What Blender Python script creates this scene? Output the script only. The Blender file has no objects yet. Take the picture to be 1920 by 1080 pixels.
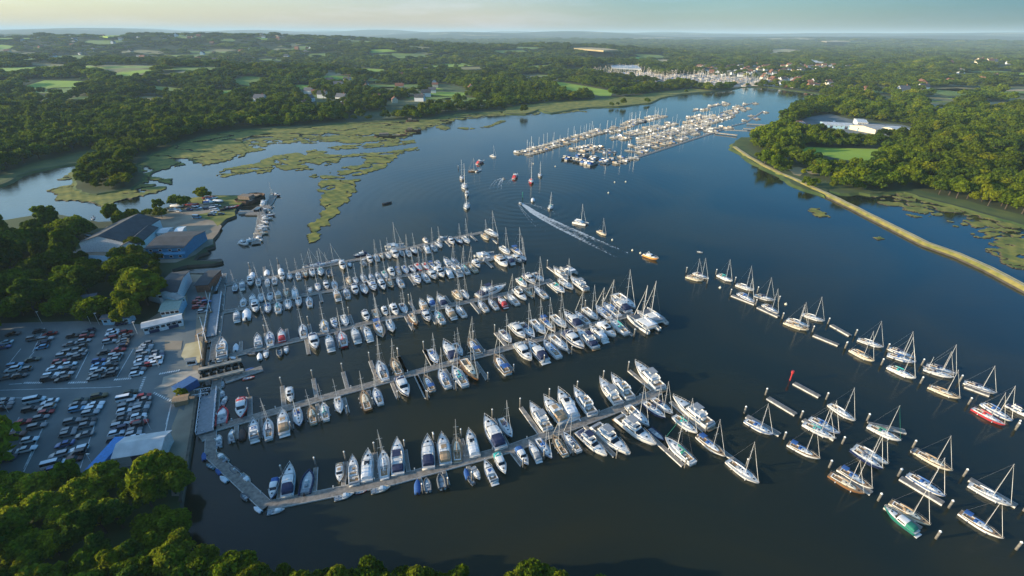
import bpy, bmesh, math, random
import numpy as np
from mathutils import Vector, Matrix
from mathutils import noise as mnoise
from mathutils.geometry import tessellate_polygon
S = bpy.context.scene
R = math.radians
random.seed(7); rng = np.random.default_rng(7)
# ------------------------------------------------------------------ camera
CAM_H, FPX, HORIZON, ROLL = 100.0, 900.0, 62.0, 0.006
PITCH = math.atan((540-HORIZON)/FPX)
cd = bpy.data.cameras.new('camera'); cam = bpy.data.objects.new('camera', cd); S.collection.objects.link(cam)
cd.sensor_width = 36.0; cd.lens = 36.0*FPX/1920.0; cd.clip_start = 1.0; cd.clip_end = 120000.0
cam.matrix_world = Matrix.Translation((0, 0, CAM_H)) @ (Matrix.Rotation(R(90)-PITCH, 4, 'X') @ Matrix.Rotation(ROLL, 4, 'Z'))
S.camera = cam
# ------------------------------------------------------------------ light
SUN_AZ, SUN_EL = -99.0, 13.0            # azimuth from the view direction (+Y), clockwise positive
w = bpy.data.worlds.new('World'); S.world = w; w.use_nodes = True
nt = w.node_tree; bg = nt.nodes['Background']
sky = nt.nodes.new('ShaderNodeTexSky'); sky.sky_type = 'NISHITA'; sky.sun_disc = False
sky.sun_elevation = R(SUN_EL); sky.sun_rotation = R(SUN_AZ); sky.altitude = 0
sky.air_density = 1.15; sky.dust_density = .35; sky.ozone_density = 3.2
tc = nt.nodes.new('ShaderNodeTexCoord'); mp = nt.nodes.new('ShaderNodeMapping'); mp.inputs['Scale'].default_value = (2.2, 2.2, 16)
nz = nt.nodes.new('ShaderNodeTexNoise'); nz.inputs['Scale'].default_value = 2.2; nz.inputs['Detail'].default_value = 7; nz.inputs['Roughness'].default_value = .6
rp = nt.nodes.new('ShaderNodeValToRGB'); rp.color_ramp.elements[0].position = .48; rp.color_ramp.elements[1].position = .85
rp.color_ramp.elements[1].color = (.22, .22, .22, 1)
mx = nt.nodes.new('ShaderNodeMix'); mx.data_type = 'RGBA'; mx.inputs['B'].default_value = (7, 7.4, 7.8, 1)
nt.links.new(tc.outputs['Generated'], mp.inputs['Vector']); nt.links.new(mp.outputs[0], nz.inputs['Vector'])
nt.links.new(nz.outputs['Fac'], rp.inputs['Fac']); nt.links.new(rp.outputs['Color'], mx.inputs['Factor'])
nt.links.new(sky.outputs[0], mx.inputs['A'])
# the evening sky: pale and warm towards the sun, deepening to teal on the side away from it
def vnode(op, *a):
    q = nt.nodes.new('ShaderNodeVectorMath'); q.operation = op
    for i, v in enumerate(a):
        if hasattr(v, 'is_output'): nt.links.new(v, q.inputs[i])
        else: q.inputs[i].default_value = v
    return q
dt = vnode('DOT_PRODUCT', tc.outputs['Generated'], (math.sin(R(SUN_AZ)), math.cos(R(SUN_AZ)), 0))
ml = nt.nodes.new('ShaderNodeMapRange'); ml.inputs['From Min'].default_value = -1; nt.links.new(dt.outputs['Value'], ml.inputs['Value'])
def ramp(stops, src):
    r = nt.nodes.new('ShaderNodeValToRGB'); e = r.color_ramp; e.interpolation = 'EASE'
    e.elements[0].position, e.elements[0].color = stops[0][0], (*stops[0][1], 1); e.elements[1].position, e.elements[1].color = stops[-1][0], (*stops[-1][1], 1)
    for p_, c_ in stops[1:-1]: x_ = e.elements.new(p_); x_.color = (*c_, 1)
    nt.links.new(src, r.inputs['Fac']); return r.outputs['Color']
low = ramp([(.05, (.055, .125, .195)), (.28, (.30, .385, .51)), (.48, (.62, .59, .74)), (.85, (.56, .56, .56))], ml.outputs[0])
high = ramp([(.05, (.02, .40, .66)), (.28, (.08, .50, .72)), (.50, (.48, .76, .88)), (.66, (1.10, 1.20, 1.25)), (.85, (1.5, 1.5, 1.4))], ml.outputs[0])
sz_ = nt.nodes.new('ShaderNodeSeparateXYZ'); nt.links.new(tc.outputs['Generated'], sz_.inputs[0])
me_ = nt.nodes.new('ShaderNodeMapRange'); me_.inputs['From Min'].default_value = .02; me_.inputs['From Max'].default_value = .30; nt.links.new(sz_.outputs['Z'], me_.inputs['Value'])
tm = nt.nodes.new('ShaderNodeMix'); tm.data_type = 'RGBA'; nt.links.new(me_.outputs[0], tm.inputs['Factor']); nt.links.new(low, tm.inputs['A']); nt.links.new(high, tm.inputs['B'])
fin = vnode('MULTIPLY', mx.outputs['Result'], tm.outputs['Result']); nt.links.new(fin.outputs[0], bg.inputs['Color'])
bg.inputs['Strength'].default_value = 0.15
sd = bpy.data.lights.new('sun', 'SUN'); sd.energy = 4.3; sd.angle = R(.6); sd.color = (1.0, .80, .52)
sun = bpy.data.objects.new('sun', sd); S.collection.objects.link(sun)
sv = Vector((math.sin(R(SUN_AZ))*math.cos(R(SUN_EL)), math.cos(R(SUN_AZ))*math.cos(R(SUN_EL)), math.sin(R(SUN_EL))))
sun.rotation_euler = sv.to_track_quat('Z', 'Y').to_euler()
S.view_settings.view_transform = 'Standard'; S.view_settings.look = 'None'; S.view_settings.exposure = 1.0
S.view_settings.gamma = 1.0
S.cycles.max_bounces = 5; S.cycles.volume_bounces = 0; S.cycles.transparent_max_bounces = 6
# ------------------------------------------------------------------ measuring the photograph
CROPS = {'A': (360,640,3.177), 'B': (380,380,4.5), 'C': (680,380,4.5), 'D': (960,440,4.5), 'E': (380,540,4.5), 'F': (680,540,4.5),
 'G': (740,720,4.5), 'H': (960,660,4.0), 'R1': (1260,440,4.5), 'R2': (1580,560,4.5), 'R3': (1360,680,4.5), 'R4': (1580,780,4.153),
 'K': (0,590,3.6), 'W': (820,220,4.0), 'N1': (380,420,6.75), 'N2': (580,400,6.75), 'N3': (780,380,6.75), 'Z1': (960,170,7.2), 'Z2': (1180,150,6.354),
 'Q': (220,500,3.6), 'Y': (80,340,4.174), 'I': (380,200,3.31), 'S': (1360,240,3.43), 'J': (360,360,9.817), 'L1': (0,40,4), 'L2': (480,40,4),
 'L3': (960,40,4), 'L4': (1440,40,4), 'X': (0,0,1)}
def px(c, u, v):
    a = CROPS[c]; return a[0]+u/a[2], a[1]+v/a[2]
_cr, _sr, _cp, _sp = math.cos(ROLL), math.sin(ROLL), math.cos(PITCH), math.sin(PITCH)
def P(x, y, z=0.0):                       # a point of the photograph on the level z, in metres
    dx, dy = x-960, y-540
    dx, dy = _cr*dx+_sr*dy, -_sr*dx+_cr*dy
    down = _cp*dy/FPX+_sp; fw = _cp-_sp*dy/FPX
    t = (CAM_H-z)/down
    return Vector((t*dx/FPX, t*fw, z))
def PC(c, u, v, z=0.0): return P(*px(c, u, v), z)
def proj(x, y, z):                        # numpy: metres -> pixels of the photograph
    h = z-CAM_H; d = _cp*y-_sp*h; up = _sp*y+_cp*h
    d = np.where(d > .1, d, .1)
    a, b = x/d*FPX, -up/d*FPX
    return 960+_cr*a-_sr*b, 540+_sr*a+_cr*b, d
def inside(poly, X, Y):
    res = np.zeros(X.shape, bool); n = len(poly)
    for i in range(n):
        x1, y1 = poly[i][0], poly[i][1]; x2, y2 = poly[(i+1) % n][0], poly[(i+1) % n][1]
        if y1 == y2: continue
        c = ((y1 > Y) != (y2 > Y)) & (X < (x2-x1)*(Y-y1)/(y2-y1)+x1)
        res ^= c
    return res
ORD = 'first second third fourth fifth sixth seventh eighth ninth tenth eleventh twelfth thirteenth fourteenth fifteenth sixteenth seventeenth eighteenth nineteenth twentieth'.split()
def ordw(n):
    if n <= 20: return ORD[n-1]
    return '%d%s' % (n, 'th' if 10 < n % 100 < 14 else {1: 'st', 2: 'nd', 3: 'rd'}.get(n % 10, 'th'))
# ------------------------------------------------------------------ materials
MATS = {}
def mat(name, col, rough=.5, metal=0.0, var=.12, scale=1.5, col2=None, bump=0.0, spec=.5, world=False, detail=5):
    if name in MATS: return MATS[name]
    m = bpy.data.materials.new(name); m.use_nodes = True; n = m.node_tree; b = n.nodes['Principled BSDF']
    b.inputs['Roughness'].default_value = rough; b.inputs['Metallic'].default_value = metal; b.inputs['Specular IOR Level'].default_value = spec
    t = n.nodes.new('ShaderNodeTexCoord'); g = n.nodes.new('ShaderNodeNewGeometry')
    q = n.nodes.new('ShaderNodeTexNoise'); q.inputs['Scale'].default_value = scale; q.inputs['Detail'].default_value = detail
    n.links.new(g.outputs['Position'] if world else t.outputs['Object'], q.inputs['Vector'])
    r = n.nodes.new('ShaderNodeValToRGB'); r.color_ramp.elements[0].position = .35; r.color_ramp.elements[1].position = .65
    c2 = col2 or tuple(c*(1+var) for c in col); c1 = col if col2 else tuple(c*(1-var) for c in col)
    r.color_ramp.elements[0].color = (*c1, 1); r.color_ramp.elements[1].color = (*c2, 1)
    n.links.new(q.outputs['Fac'], r.inputs['Fac']); n.links.new(r.outputs['Color'], b.inputs['Base Color'])
    if bump:
        u = n.nodes.new('ShaderNodeBump'); u.inputs['Strength'].default_value = bump; u.inputs['Distance'].default_value = .4
        n.links.new(q.outputs['Fac'], u.inputs['Height']); n.links.new(u.outputs[0], b.inputs['Normal'])
    MATS[name] = m; return m
GEL = mat('gelcoat', (.72, .71, .68), .28, var=.08, scale=.6)
GEL2 = mat('gelcoat_cream', (.68, .62, .48), .3, var=.06)
GELD = mat('gelcoat_deck', (.52, .53, .52), .55, var=.16, scale=3)
BOOT = mat('boot_stripe', (.03, .045, .09), .4)
GLS = mat('dark_glass', (.012, .016, .022), .08, var=.2)
TEAK = mat('teak', (.30, .19, .10), .7, var=.25, scale=4)
ALU = mat('mast_alloy', (.72, .70, .66), .4, .25, var=.05)
WIRE = mat('wire', (.35, .35, .34), .4, .6)
SAILC = mat('rolled_sail', (.72, .70, .64), .8)
CAN = {'navy': mat('navy_canvas', (.018, .028, .075), .85), 'blue': mat('blue_canvas', (.025, .10, .30), .8), 'teal': mat('teal_canvas', (.02, .27, .27), .8),
 'green': mat('green_canvas', (.01, .16, .11), .8), 'tan': mat('tan_canvas', (.36, .25, .15), .85), 'grey': mat('grey_canvas', (.25, .27, .29), .85),
 'white': mat('white_canvas', (.70, .71, .72), .8), 'red': mat('red_canvas', (.50, .045, .05), .8), 'yellow': mat('yellow_canvas', (.62, .40, .06), .8), 'black': mat('black_canvas', (.02, .02, .023), .8)}
HULLC = {'white': GEL, 'cream': GEL2, 'wood': mat('varnished_wood', (.24, .12, .045), .35, var=.2, scale=4), 'navy': mat('navy_hull', (.015, .025, .08), .25),
 'red': mat('red_hull', (.42, .04, .04), .35), 'blue': mat('blue_hull', (.02, .10, .32), .3), 'dark': mat('black_hull', (.03, .03, .035), .35),
 'green': mat('green_hull', (.02, .17, .12), .35), 'orange': mat('orange_hull', (.62, .30, .07), .45), 'grey': mat('grey_hull', (.30, .32, .34), .4)}
RUB = mat('grey_rubber', (.10, .11, .12), .7); BLK = mat('black_plastic', (.02, .02, .02), .5)
PLANK = mat('pontoon_planks', (.20, .18, .155), .85, var=.30, scale=1.2, world=True)
PEDGE = mat('pontoon_edge', (.50, .49, .46), .7, var=.15)
PILE = mat('pile_steel', (.16, .15, .13), .8, var=.3)
PCAP = mat('pile_cap', (.72, .72, .70), .6)
CONC = mat('concrete', (.34, .30, .24), .9, var=.22, scale=.35, world=True)
WALLQ = mat('quay_wall', (.11, .095, .07), .95, var=.35, scale=.6, world=True)
# ------------------------------------------------------------------ mesh helper
class MB:
    def __init__(s): s.v, s.f, s.m = [], [], []
    def add(s, vs, fs, mi=0):
        o = len(s.v); s.v += [tuple(p) for p in vs]; s.f += [tuple(i+o for i in f) for f in fs]; s.m += [mi]*len(fs); return s
    def box(s, x0, x1, y0, y1, z0, z1, mi=0, tx=0, ty=0):
        a, b = (x1-x0)*tx/2, (y1-y0)*ty/2
        return s.add([(x0,y0,z0),(x1,y0,z0),(x1,y1,z0),(x0,y1,z0),(x0+a,y0+b,z1),(x1-a,y0+b,z1),(x1-a,y1-b,z1),(x0+a,y1-b,z1)],
          [(3,2,1,0),(4,5,6,7),(0,1,5,4),(1,2,6,5),(2,3,7,6),(3,0,4,7)], mi)
    def obox(s, p, q, wd, z0, z1, mi=0):          # box along p->q in plan
        p, q = Vector(p[:2]), Vector(q[:2]); d = (q-p).normalized(); n = Vector((-d.y, d.x))*wd/2
        c = [p-n, q-n, q+n, p+n]
        return s.add([(*k, z0) for k in c]+[(*k, z1) for k in c], [(3,2,1,0),(4,5,6,7),(0,1,5,4),(1,2,6,5),(2,3,7,6),(3,0,4,7)], mi)
    def tube(s, p, q, r, r2=None, n=6, mi=0):
        p, q = Vector(p), Vector(q); r2 = r if r2 is None else r2; d = (q-p).normalized()
        a = d.orthogonal().normalized(); b = d.cross(a); vs = []
        for c, rr in ((p, r), (q, r2)):
            for k in range(n):
                t = 2*math.pi*k/n; vs.append(c+(a*math.cos(t)+b*math.sin(t))*rr)
        fs = [(k, (k+1) % n, n+(k+1) % n, n+k) for k in range(n)]+[tuple(range(n-1, -1, -1)), tuple(range(n, 2*n))]
        return s.add(vs, fs, mi)
    def loft(s, secs, mi=0, cap=True, closed=False, mis=None):
        n = len(secs[0]); o = len(s.v)
        for c in secs: s.v += [tuple(p) for p in c]
        for i in range(len(secs)-1):
            for k in range(n if closed else n-1):
                a, b = o+i*n+k, o+i*n+(k+1) % n
                s.f.append((a, a+n, b+n, b)); s.m.append(mis[k] if mis else mi)
        if cap:
            s.f.append(tuple(o+k for k in range(n))); s.m.append(mi); e = o+(len(secs)-1)*n
            s.f.append(tuple(e+n-1-k for k in range(n))); s.m.append(mi)
        return s
    def build(s, name, mats, parent=None, smooth=False):
        me = bpy.data.meshes.new(name); me.from_pydata(s.v, [], s.f)
        for m in (mats if isinstance(mats, (list, tuple)) else [mats]): me.materials.append(m)
        me.polygons.foreach_set('material_index', s.m)
        if smooth: me.polygons.foreach_set('use_smooth', [True]*len(s.f))
        me.update(); o = bpy.data.objects.new(name, me); S.collection.objects.link(o)
        if parent: o.parent = parent
        return o
def tag(o, label=None, cat=None, group=None, kind=None):
    if label: o['label'] = label
    if cat: o['category'] = cat
    if group: o['group'] = group
    if kind: o['kind'] = kind
    return o
def empty(name, loc=(0,0,0), rz=0):
    o = bpy.data.objects.new(name, None); S.collection.objects.link(o); o.location = loc; o.rotation_euler = (0, 0, rz); o.empty_display_size = .5; return o
KIDS = {}
def kids(o):
    return KIDS.get(o.name, [])
def reg(root):                              # remember a tree of things so it can be copied quickly
    def walk(o):
        KIDS[o.name] = list(o.children)
        for c in o.children: walk(c)
    bpy.context.view_layer.update(); walk(root); return root
def copy_tree(o, parent=None, remap=None, skip=()):
    c = o.copy(); S.collection.objects.link(c); c.parent = parent
    if remap and c.type == 'MESH':
        for sl in c.material_slots:
            if sl.material and sl.material.name in remap:
                k = sl.material.name; sl.link = 'OBJECT'; sl.material = remap[k]
    for ch in kids(o):
        if ch.name.split('.')[0] in skip: continue
        copy_tree(ch, c, remap, skip)
    return c
def sheet(name, pts, m, z0=None, kind='structure', skirt=None, label=None, cat=None, matskirt=None, out=0.0):
    vs = [Vector((p[0], p[1], p[2] if z0 is None else z0)) for p in pts]
    tr = tessellate_polygon([vs]); mb = MB()
    mb.add(vs, [tuple(t) for t in tr])
    me_up = mb.f[0]
    a, b, c = (vs[i] for i in me_up)
    mb.f = [tuple(f) if (vs[f[1]]-vs[f[0]]).cross(vs[f[2]]-vs[f[0]]).z > 0 else tuple(reversed(f)) for f in mb.f]
    if skirt is not None:
        n = len(vs); ar = sum(vs[k].x*vs[(k+1) % n].y-vs[(k+1) % n].x*vs[k].y for k in range(n)); sg = 1 if ar > 0 else -1; lo_ = []
        for k in range(n):
            d = vs[(k+1) % n]-vs[k-1]; d.z = 0; d = d.normalized() if d.length > 1e-6 else Vector((1, 0, 0)); lo_.append((vs[k].x+d.y*sg*out, vs[k].y-d.x*sg*out, skirt))
        mb.add([(v.x, v.y, v.z) for v in vs]+lo_, [(k, (k+1) % n, n+(k+1) % n, n+k) for k in range(n)], 1 if matskirt else 0)
    o = mb.build(name, [m, matskirt] if matskirt else m)
    return tag(o, label, cat, kind=kind)
def pieces(mb):
    par = list(range(len(mb.v)))
    def fd(a):
        while par[a] != a: par[a] = par[par[a]]; a = par[a]
        return a
    for f in mb.f:
        for k in f[1:]: par[fd(k)] = fd(f[0])
    out = {}
    for f, m in zip(mb.f, mb.m): out.setdefault(fd(f[0]), []).append((f, m))
    res = []
    for fs in out.values():
        q = MB(); mp_ = {}
        for f, m in fs:
            for k in f:
                if k not in mp_: mp_[k] = len(q.v); q.v.append(mb.v[k])
            q.f.append(tuple(mp_[k] for k in f)); q.m.append(m)
        res.append(q)
    return res
def build_each(mb, name, mats, parent=None, smooth=False): return [q.build(name, mats, parent, smooth) for q in pieces(mb)]
def poly(c, pts, z=0.0): return [PC(c, u, v, z) for u, v in pts]
# ------------------------------------------------------------------ the ground, the river, the hills
LZ = 1.2
def water_mat():
    m = bpy.data.materials.new('river_water'); m.use_nodes = True; n = m.node_tree; b = n.nodes['Principled BSDF']
    g = n.nodes.new('ShaderNodeNewGeometry')
    b.inputs['IOR'].default_value = 1.333; b.inputs['Roughness'].default_value = .07
    q0 = n.nodes.new('ShaderNodeTexNoise'); q0.inputs['Scale'].default_value = .012; q0.inputs['Detail'].default_value = 4
    q0.inputs['Distortion'].default_value = 1.2
    n.links.new(g.outputs['Position'], q0.inputs['Vector'])
    r = n.nodes.new('ShaderNodeValToRGB'); r.color_ramp.elements[0].position = .38; r.color_ramp.elements[1].position = .66
    r.color_ramp.elements[0].color = (.012, .018, .013, 1); r.color_ramp.elements[1].color = (.027, .026, .010, 1)
    n.links.new(q0.outputs['Fac'], r.inputs['Fac']); n.links.new(r.outputs['Color'], b.inputs['Base Color'])
    mpn = n.nodes.new('ShaderNodeMapping'); mpn.inputs['Rotation'].default_value = (0, 0, R(20)); mpn.inputs['Scale'].default_value = (.35, 1.0, 1)
    n.links.new(g.outputs['Position'], mpn.inputs['Vector'])
    q1 = n.nodes.new('ShaderNodeTexNoise'); q1.inputs['Scale'].default_value = .55; q1.inputs['Detail'].default_value = 6; q1.inputs['Roughness'].default_value = .6
    n.links.new(mpn.outputs[0], q1.inputs['Vector'])
    rs = n.nodes.new('ShaderNodeMapRange'); rs.inputs['From Min'].default_value = .35; rs.inputs['From Max'].default_value = .65
    rs.inputs['To Min'].default_value = .10; rs.inputs['To Max'].default_value = .30
    n.links.new(q0.outputs['Fac'], rs.inputs['Value'])
    bu = n.nodes.new('ShaderNodeBump'); bu.inputs['Distance'].default_value = .35
    n.links.new(rs.outputs[0], bu.inputs['Strength']); n.links.new(q1.outputs['Fac'], bu.inputs['Height'])
    wv = n.nodes.new('ShaderNodeTexWave'); wv.wave_type = 'RINGS'; wv.rings_direction = 'Z'; wv.inputs['Scale'].default_value = .045
    wv.inputs['Distortion'].default_value = 6; wv.inputs['Detail'].default_value = 1.5; wv.inputs['Detail Scale'].default_value = .02
    mw = n.nodes.new('ShaderNodeMapping'); c = PC('W', 640, 640); mw.inputs['Location'].default_value = (-c.x, -c.y, 0)
    n.links.new(g.outputs['Position'], mw.inputs['Vector']); n.links.new(mw.outputs[0], wv.inputs['Vector'])
    ln = n.nodes.new('ShaderNodeVectorMath'); ln.operation = 'LENGTH'; n.links.new(mw.outputs[0], ln.inputs[0])
    fd = n.nodes.new('ShaderNodeMapRange'); fd.inputs['From Min'].default_value = 20; fd.inputs['From Max'].default_value = 170; fd.inputs['To Min'].default_value = .11; fd.inputs['To Max'].default_value = 0.0
    n.links.new(ln.outputs['Value'], fd.inputs['Value'])
    bw = n.nodes.new('ShaderNodeBump'); bw.inputs['Distance'].default_value = .5
    n.links.new(fd.outputs[0], bw.inputs['Strength']); n.links.new(wv.outputs['Fac'], bw.inputs['Height']); n.links.new(bu.outputs[0], bw.inputs['Normal'])
    n.links.new(bw.outputs[0], b.inputs['Normal'])
    return m
wm = water_mat()
mb = MB(); mb.add([(-45000, -1500, 0), (45000, -1500, 0), (45000, 45000, 0), (-45000, 45000, 0)], [(0, 1, 2, 3)])
tag(mb.build('river', wm), kind='structure')

G_WOOD = mat('woodland_floor', (.022, .038, .012), .95, col2=(.065, .095, .024), scale=.008, world=True)
G_MARSH = mat('marsh_grass', (.080, .115, .014), .95, col2=(.23, .21, .030), scale=.12, world=True, bump=.5, detail=9)
G_MARSHG = mat('marsh_green', (.025, .060, .012), .95, col2=(.085, .11, .018), scale=.06, world=True, bump=.4, detail=9)
G_FIELD = mat('mown_field', (.17, .29, .016), .95, col2=(.24, .36, .025), scale=.02, world=True)
G_TAN = mat('stubble_field', (.30, .24, .12), .95, col2=(.40, .32, .17), scale=.01, world=True)
G_GRAV = mat('gravel_yard', (.20, .16, .115), .95, col2=(.30, .25, .18), scale=.12, world=True, bump=.3, detail=9)
G_ASPH = mat('asphalt', (.105, .128, .130), .85, col2=(.160, .178, .172), scale=.10, world=True, detail=9)
G_MUD = mat('mud_bank', (.055, .045, .030), .7, var=.3, scale=.3, world=True)
G_PATH = mat('sandy_path', (.42, .34, .17), .95, col2=(.54, .45, .26), scale=.3, world=True)
G_VERGE = mat('rough_verge', (.13, .14, .03), .95, col2=(.27, .22, .06), scale=.25, world=True)

FAR_SHORE = [(-420,452),(-200,400),(-100,368),(0,346),(20,338),(55,322),(100,312),(150,306),(142,330),(142,352),(182,363),(244,355),(266,332),(254,307),(274,293),(332,269),(382,255),(450,243),(560,239),(640,231),(720,227),(800,224),(860,213),(948,207),(948,213),(985,214),(1010,206),(1035,212),(1075,205),(1110,201),(1160,200),(1220,193),(1238,184),
 (1280,176),(1335,171),(1370,168),(1392,163),(1440,163),(1500,171),(1530,174),(1562,190),(1545,196),(1505,200),(1468,214),(1462,228),(1455,243),(1415,256),(1385,262),(1373,272),(1382,284),(1402,296),(1430,314),(1470,334),(1508,354),(1545,366),
 (1549,352),(1575,362),(1610,360),(1631,364),(1665,360),(1695,359),(1724,369),(1768,380),(1815,392),(1856,404),(1899,415),(1940,429),(2100,480),(2600,640)]
LAND_FAR = [P(x, y, LZ) for x, y in FAR_SHORE]+[Vector((a, b, LZ)) for a, b in ((4000, -300), (43000, 2000), (43000, 43000), (-43000, 43000), (-43000, 2000), (-3000, 100))]
def fractal(pts, amp, step, closed=False):
    out_ = []
    for a, b in zip(pts[:-1], pts[1:]):
        L = (b-a).length; k = max(1, min(40, int(L/step))); n = Vector((-(b-a).y, (b-a).x, 0)).normalized()
        for j in range(k):
            p = a.lerp(b, j/k); out_.append(p+n*(amp*(mnoise.noise(p*.045)*1.6+mnoise.noise(p*.16)*.8) if 0 < j else 0))
    return out_+[pts[-1]]
nsh = len(FAR_SHORE); sheet('far_land', fractal(LAND_FAR[:nsh], 2.6, 4.5)+LAND_FAR[nsh:], G_WOOD, skirt=-.6, matskirt=G_MARSHG, out=4.5)
NEAR_SHORE = [(-420,440),(-200,424),(0,414),(60,404),(110,402),(185,416),(222,414),(250,402),(300,392),(330,384),(365,372),(400,366),(455,366),(462,374),(448,386),(440,396),(442,404),(425,410),(410,425),(409,437),(400,448),(402,461),(385,466),(390,472),(370,478),(362,488),(415,491),(418,489),(400,494),(350,497),(322,505),
 (322,513),(403,515),(403,530),(395,560),(384,630),(371,722),(361,800),(348,880),(337,942),(338,1010),(362,1036),(430,1062),(520,1082),(700,1090),(900,1098),(1120,1104),(1180,1150),(1240,1300)]
LAND_NEAR = [P(x, y, LZ) for x, y in NEAR_SHORE]+[Vector((60, -200, LZ)), Vector((-1200, -200, LZ))]
sheet('near_land', LAND_NEAR, G_WOOD, skirt=-.6, matskirt=G_MUD, out=.8)
def wiggle(pts, amp=.9, step=7.0):           # break a traced shoreline into a natural one, in metres
    out = []; n = len(pts)
    for i in range(n):
        a, b = Vector(pts[i]), Vector(pts[(i+1) % n]); L = (b-a).length; k = max(1, min(14, int(L/step)))
        nrm = Vector((-(b-a).y, (b-a).x, 0)).normalized() if L > 0 else Vector((0, 0, 0))
        for j in range(k):
            p = a.lerp(b, j/k)
            if j: p += nrm*random.uniform(-amp, amp)
            out.append(p)
    return out
ISL = {'marsh_island': ('I', [(85,425),(130,385),(330,350),(450,300),(580,285),(640,302),(640,275),(850,240),(1000,230),(1310,205),(1320,220),(1200,240),(1020,255),(850,262),(730,290),(850,300),(1000,285),(1110,285),(1330,250),(1340,265),(1200,300),(1210,310),(1150,350),(1130,375),(1000,420),(870,440),(700,445),(620,432),(850,395),(940,390),(870,375),(1000,360),(1010,320),(960,305),(850,315),(840,345),(760,365),(660,345),(630,340),(650,380),(700,388),(520,400),(450,365),(420,400),(350,418),(320,400),(130,435)]),
 'marsh_bank': ('I', [(700,200),(800,180),(950,182),(1040,185),(1070,205),(980,225),(900,225),(760,212)]),
 'marsh_spit': ('I', [(725,460),(800,450),(880,455),(970,445),(980,455),(940,470),(945,520),(900,580),(850,620),(820,680),(780,720),(760,780),(700,835),(645,845),(680,770),(670,720),(740,680),(760,630),(720,580),(760,540),(725,510)]),
 'reed_island': ('I', [(880,155),(960,160),(960,135),(1100,128),(1240,145),(1240,175),(1180,190),(1110,185),(1060,165),(960,168)]),
 'marsh_flat': ('I', [(40,270),(130,250),(300,235),(300,255),(400,262),(230,292),(150,315),(0,320)]),
 'marsh_islet': ('I', [(1440,130),(1480,108),(1540,135),(1500,145)]), 'marsh_tuft': ('I', [(1580,130),(1640,125),(1690,135),(1640,142)]),
 'marsh_strip': ('I', [(1710,130),(1800,110),(1840,85),(1900,85),(1830,105),(1780,130)]), 'weed_island': ('S', [(540,530),(590,510),(660,565),(600,575)]),
 'weed_patch': ('S', [(960,700),(985,690),(1000,715),(975,722)]), 'mud_spit': ('X', [(362,489),(415,485),(419,490),(362,496)]),
 'marsh_ledge': ('Z1', [(60,320),(200,300),(260,340),(300,300),(430,270),(560,250),(760,240),(1060,290),(900,275),(650,310),(520,300),(420,285),(300,330),(200,325)])}
def creeks(name, pts, m, cell=1.3, th=.10, sc=.035, seed=0.0, z=.35, cut=.0, kind='structure'):
    """salt marsh: small plates of turf inside the outline, parted by winding creeks"""
    xs = [p.x for p in pts]; ys = [p.y for p in pts]; nx, ny = int((max(xs)-min(xs))/cell)+2, int((max(ys)-min(ys))/cell)+2
    gx = min(xs)+np.arange(nx)*cell; gy = min(ys)+np.arange(ny)*cell; X_, Y_ = np.meshgrid(gx+cell/2, gy+cell/2)
    wob = lambda a, b, k: np.sin(a*.31+k)*np.cos(b*.27-k*2)*1.3+np.sin(a*.83+b*.61+k)*.8
    ins = inside([(p.x, p.y) for p in pts], X_+wob(X_, Y_, 1), Y_+wob(Y_, X_, 2)); ok_ = np.zeros_like(ins)
    for a, b in zip(*np.nonzero(ins)):
        v = Vector((X_[a, b]*sc, Y_[a, b]*sc*1.25, seed)); n1 = mnoise.noise(v+mnoise.noise_vector(v*2.2)*.35); n2 = mnoise.noise(v*3.1+Vector((5, 5, seed)))
        ok_[a, b] = abs(n1) > th*(.55+n2*.6) and n1 > -1+cut
    mb = MB(); V = {}
    def vid(i_, j_, t):
        k_ = (i_, j_, t)
        if k_ not in V:
            x, y = gx[0]+j_*cell, gy[0]+i_*cell; V[k_] = len(mb.v); h_ = random.uniform(-.3, .3)*cell
            mb.v.append((x+math.sin(x*1.7+y)*cell*.28, y+math.cos(y*1.9-x)*cell*.28, z+.12*math.sin(x*.9)*math.cos(y*.8) if t else -.3))
        return V[k_]
    for a, b in zip(*np.nonzero(ok_)):
        mb.f.append((vid(a, b, 1), vid(a, b+1, 1), vid(a+1, b+1, 1), vid(a+1, b, 1))); mb.m.append(0)
        for da, db, p, q in ((-1, 0, (a, b), (a, b+1)), (1, 0, (a+1, b+1), (a+1, b)), (0, -1, (a+1, b), (a, b)), (0, 1, (a, b+1), (a+1, b+1))):
            a2, b2 = a+da, b+db
            if not (0 <= a2 < ok_.shape[0] and 0 <= b2 < ok_.shape[1]) or not ok_[a2, b2]: mb.f.append((vid(*p, 0), vid(*q, 0), vid(*q, 1), vid(*p, 1))); mb.m.append(1)
    return tag(mb.build(name, [m, G_MUD]), kind=kind)
for q_, (k, (c, pts)) in enumerate(ISL.items()):
    if k == 'mud_spit': sheet(k, wiggle(poly(c, pts, .35)), G_MUD, skirt=-.4, matskirt=G_MUD, out=.9)
    else: creeks(k, poly(c, pts, .35), G_MARSH, cell=1.2 if k not in ('marsh_ledge',) else 2.0, th=.07 if k in ('marsh_spit', 'weed_island') else .13, seed=q_*3.3)
creeks('lagoon_marsh', poly('S', [(930,425),(1060,405),(1150,400),(1250,440),(1400,480),(1560,520),(1700,560),(1850,600),(1990,640),(1960,668),(1850,665),(1760,695),(1700,712),(1590,690),(1580,650),(1440,620),(1400,600),(1300,562),(1230,582),(1100,510),(980,475)], .4), G_MARSH, cell=1.0, th=.30, sc=.06, seed=41.0)
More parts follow.
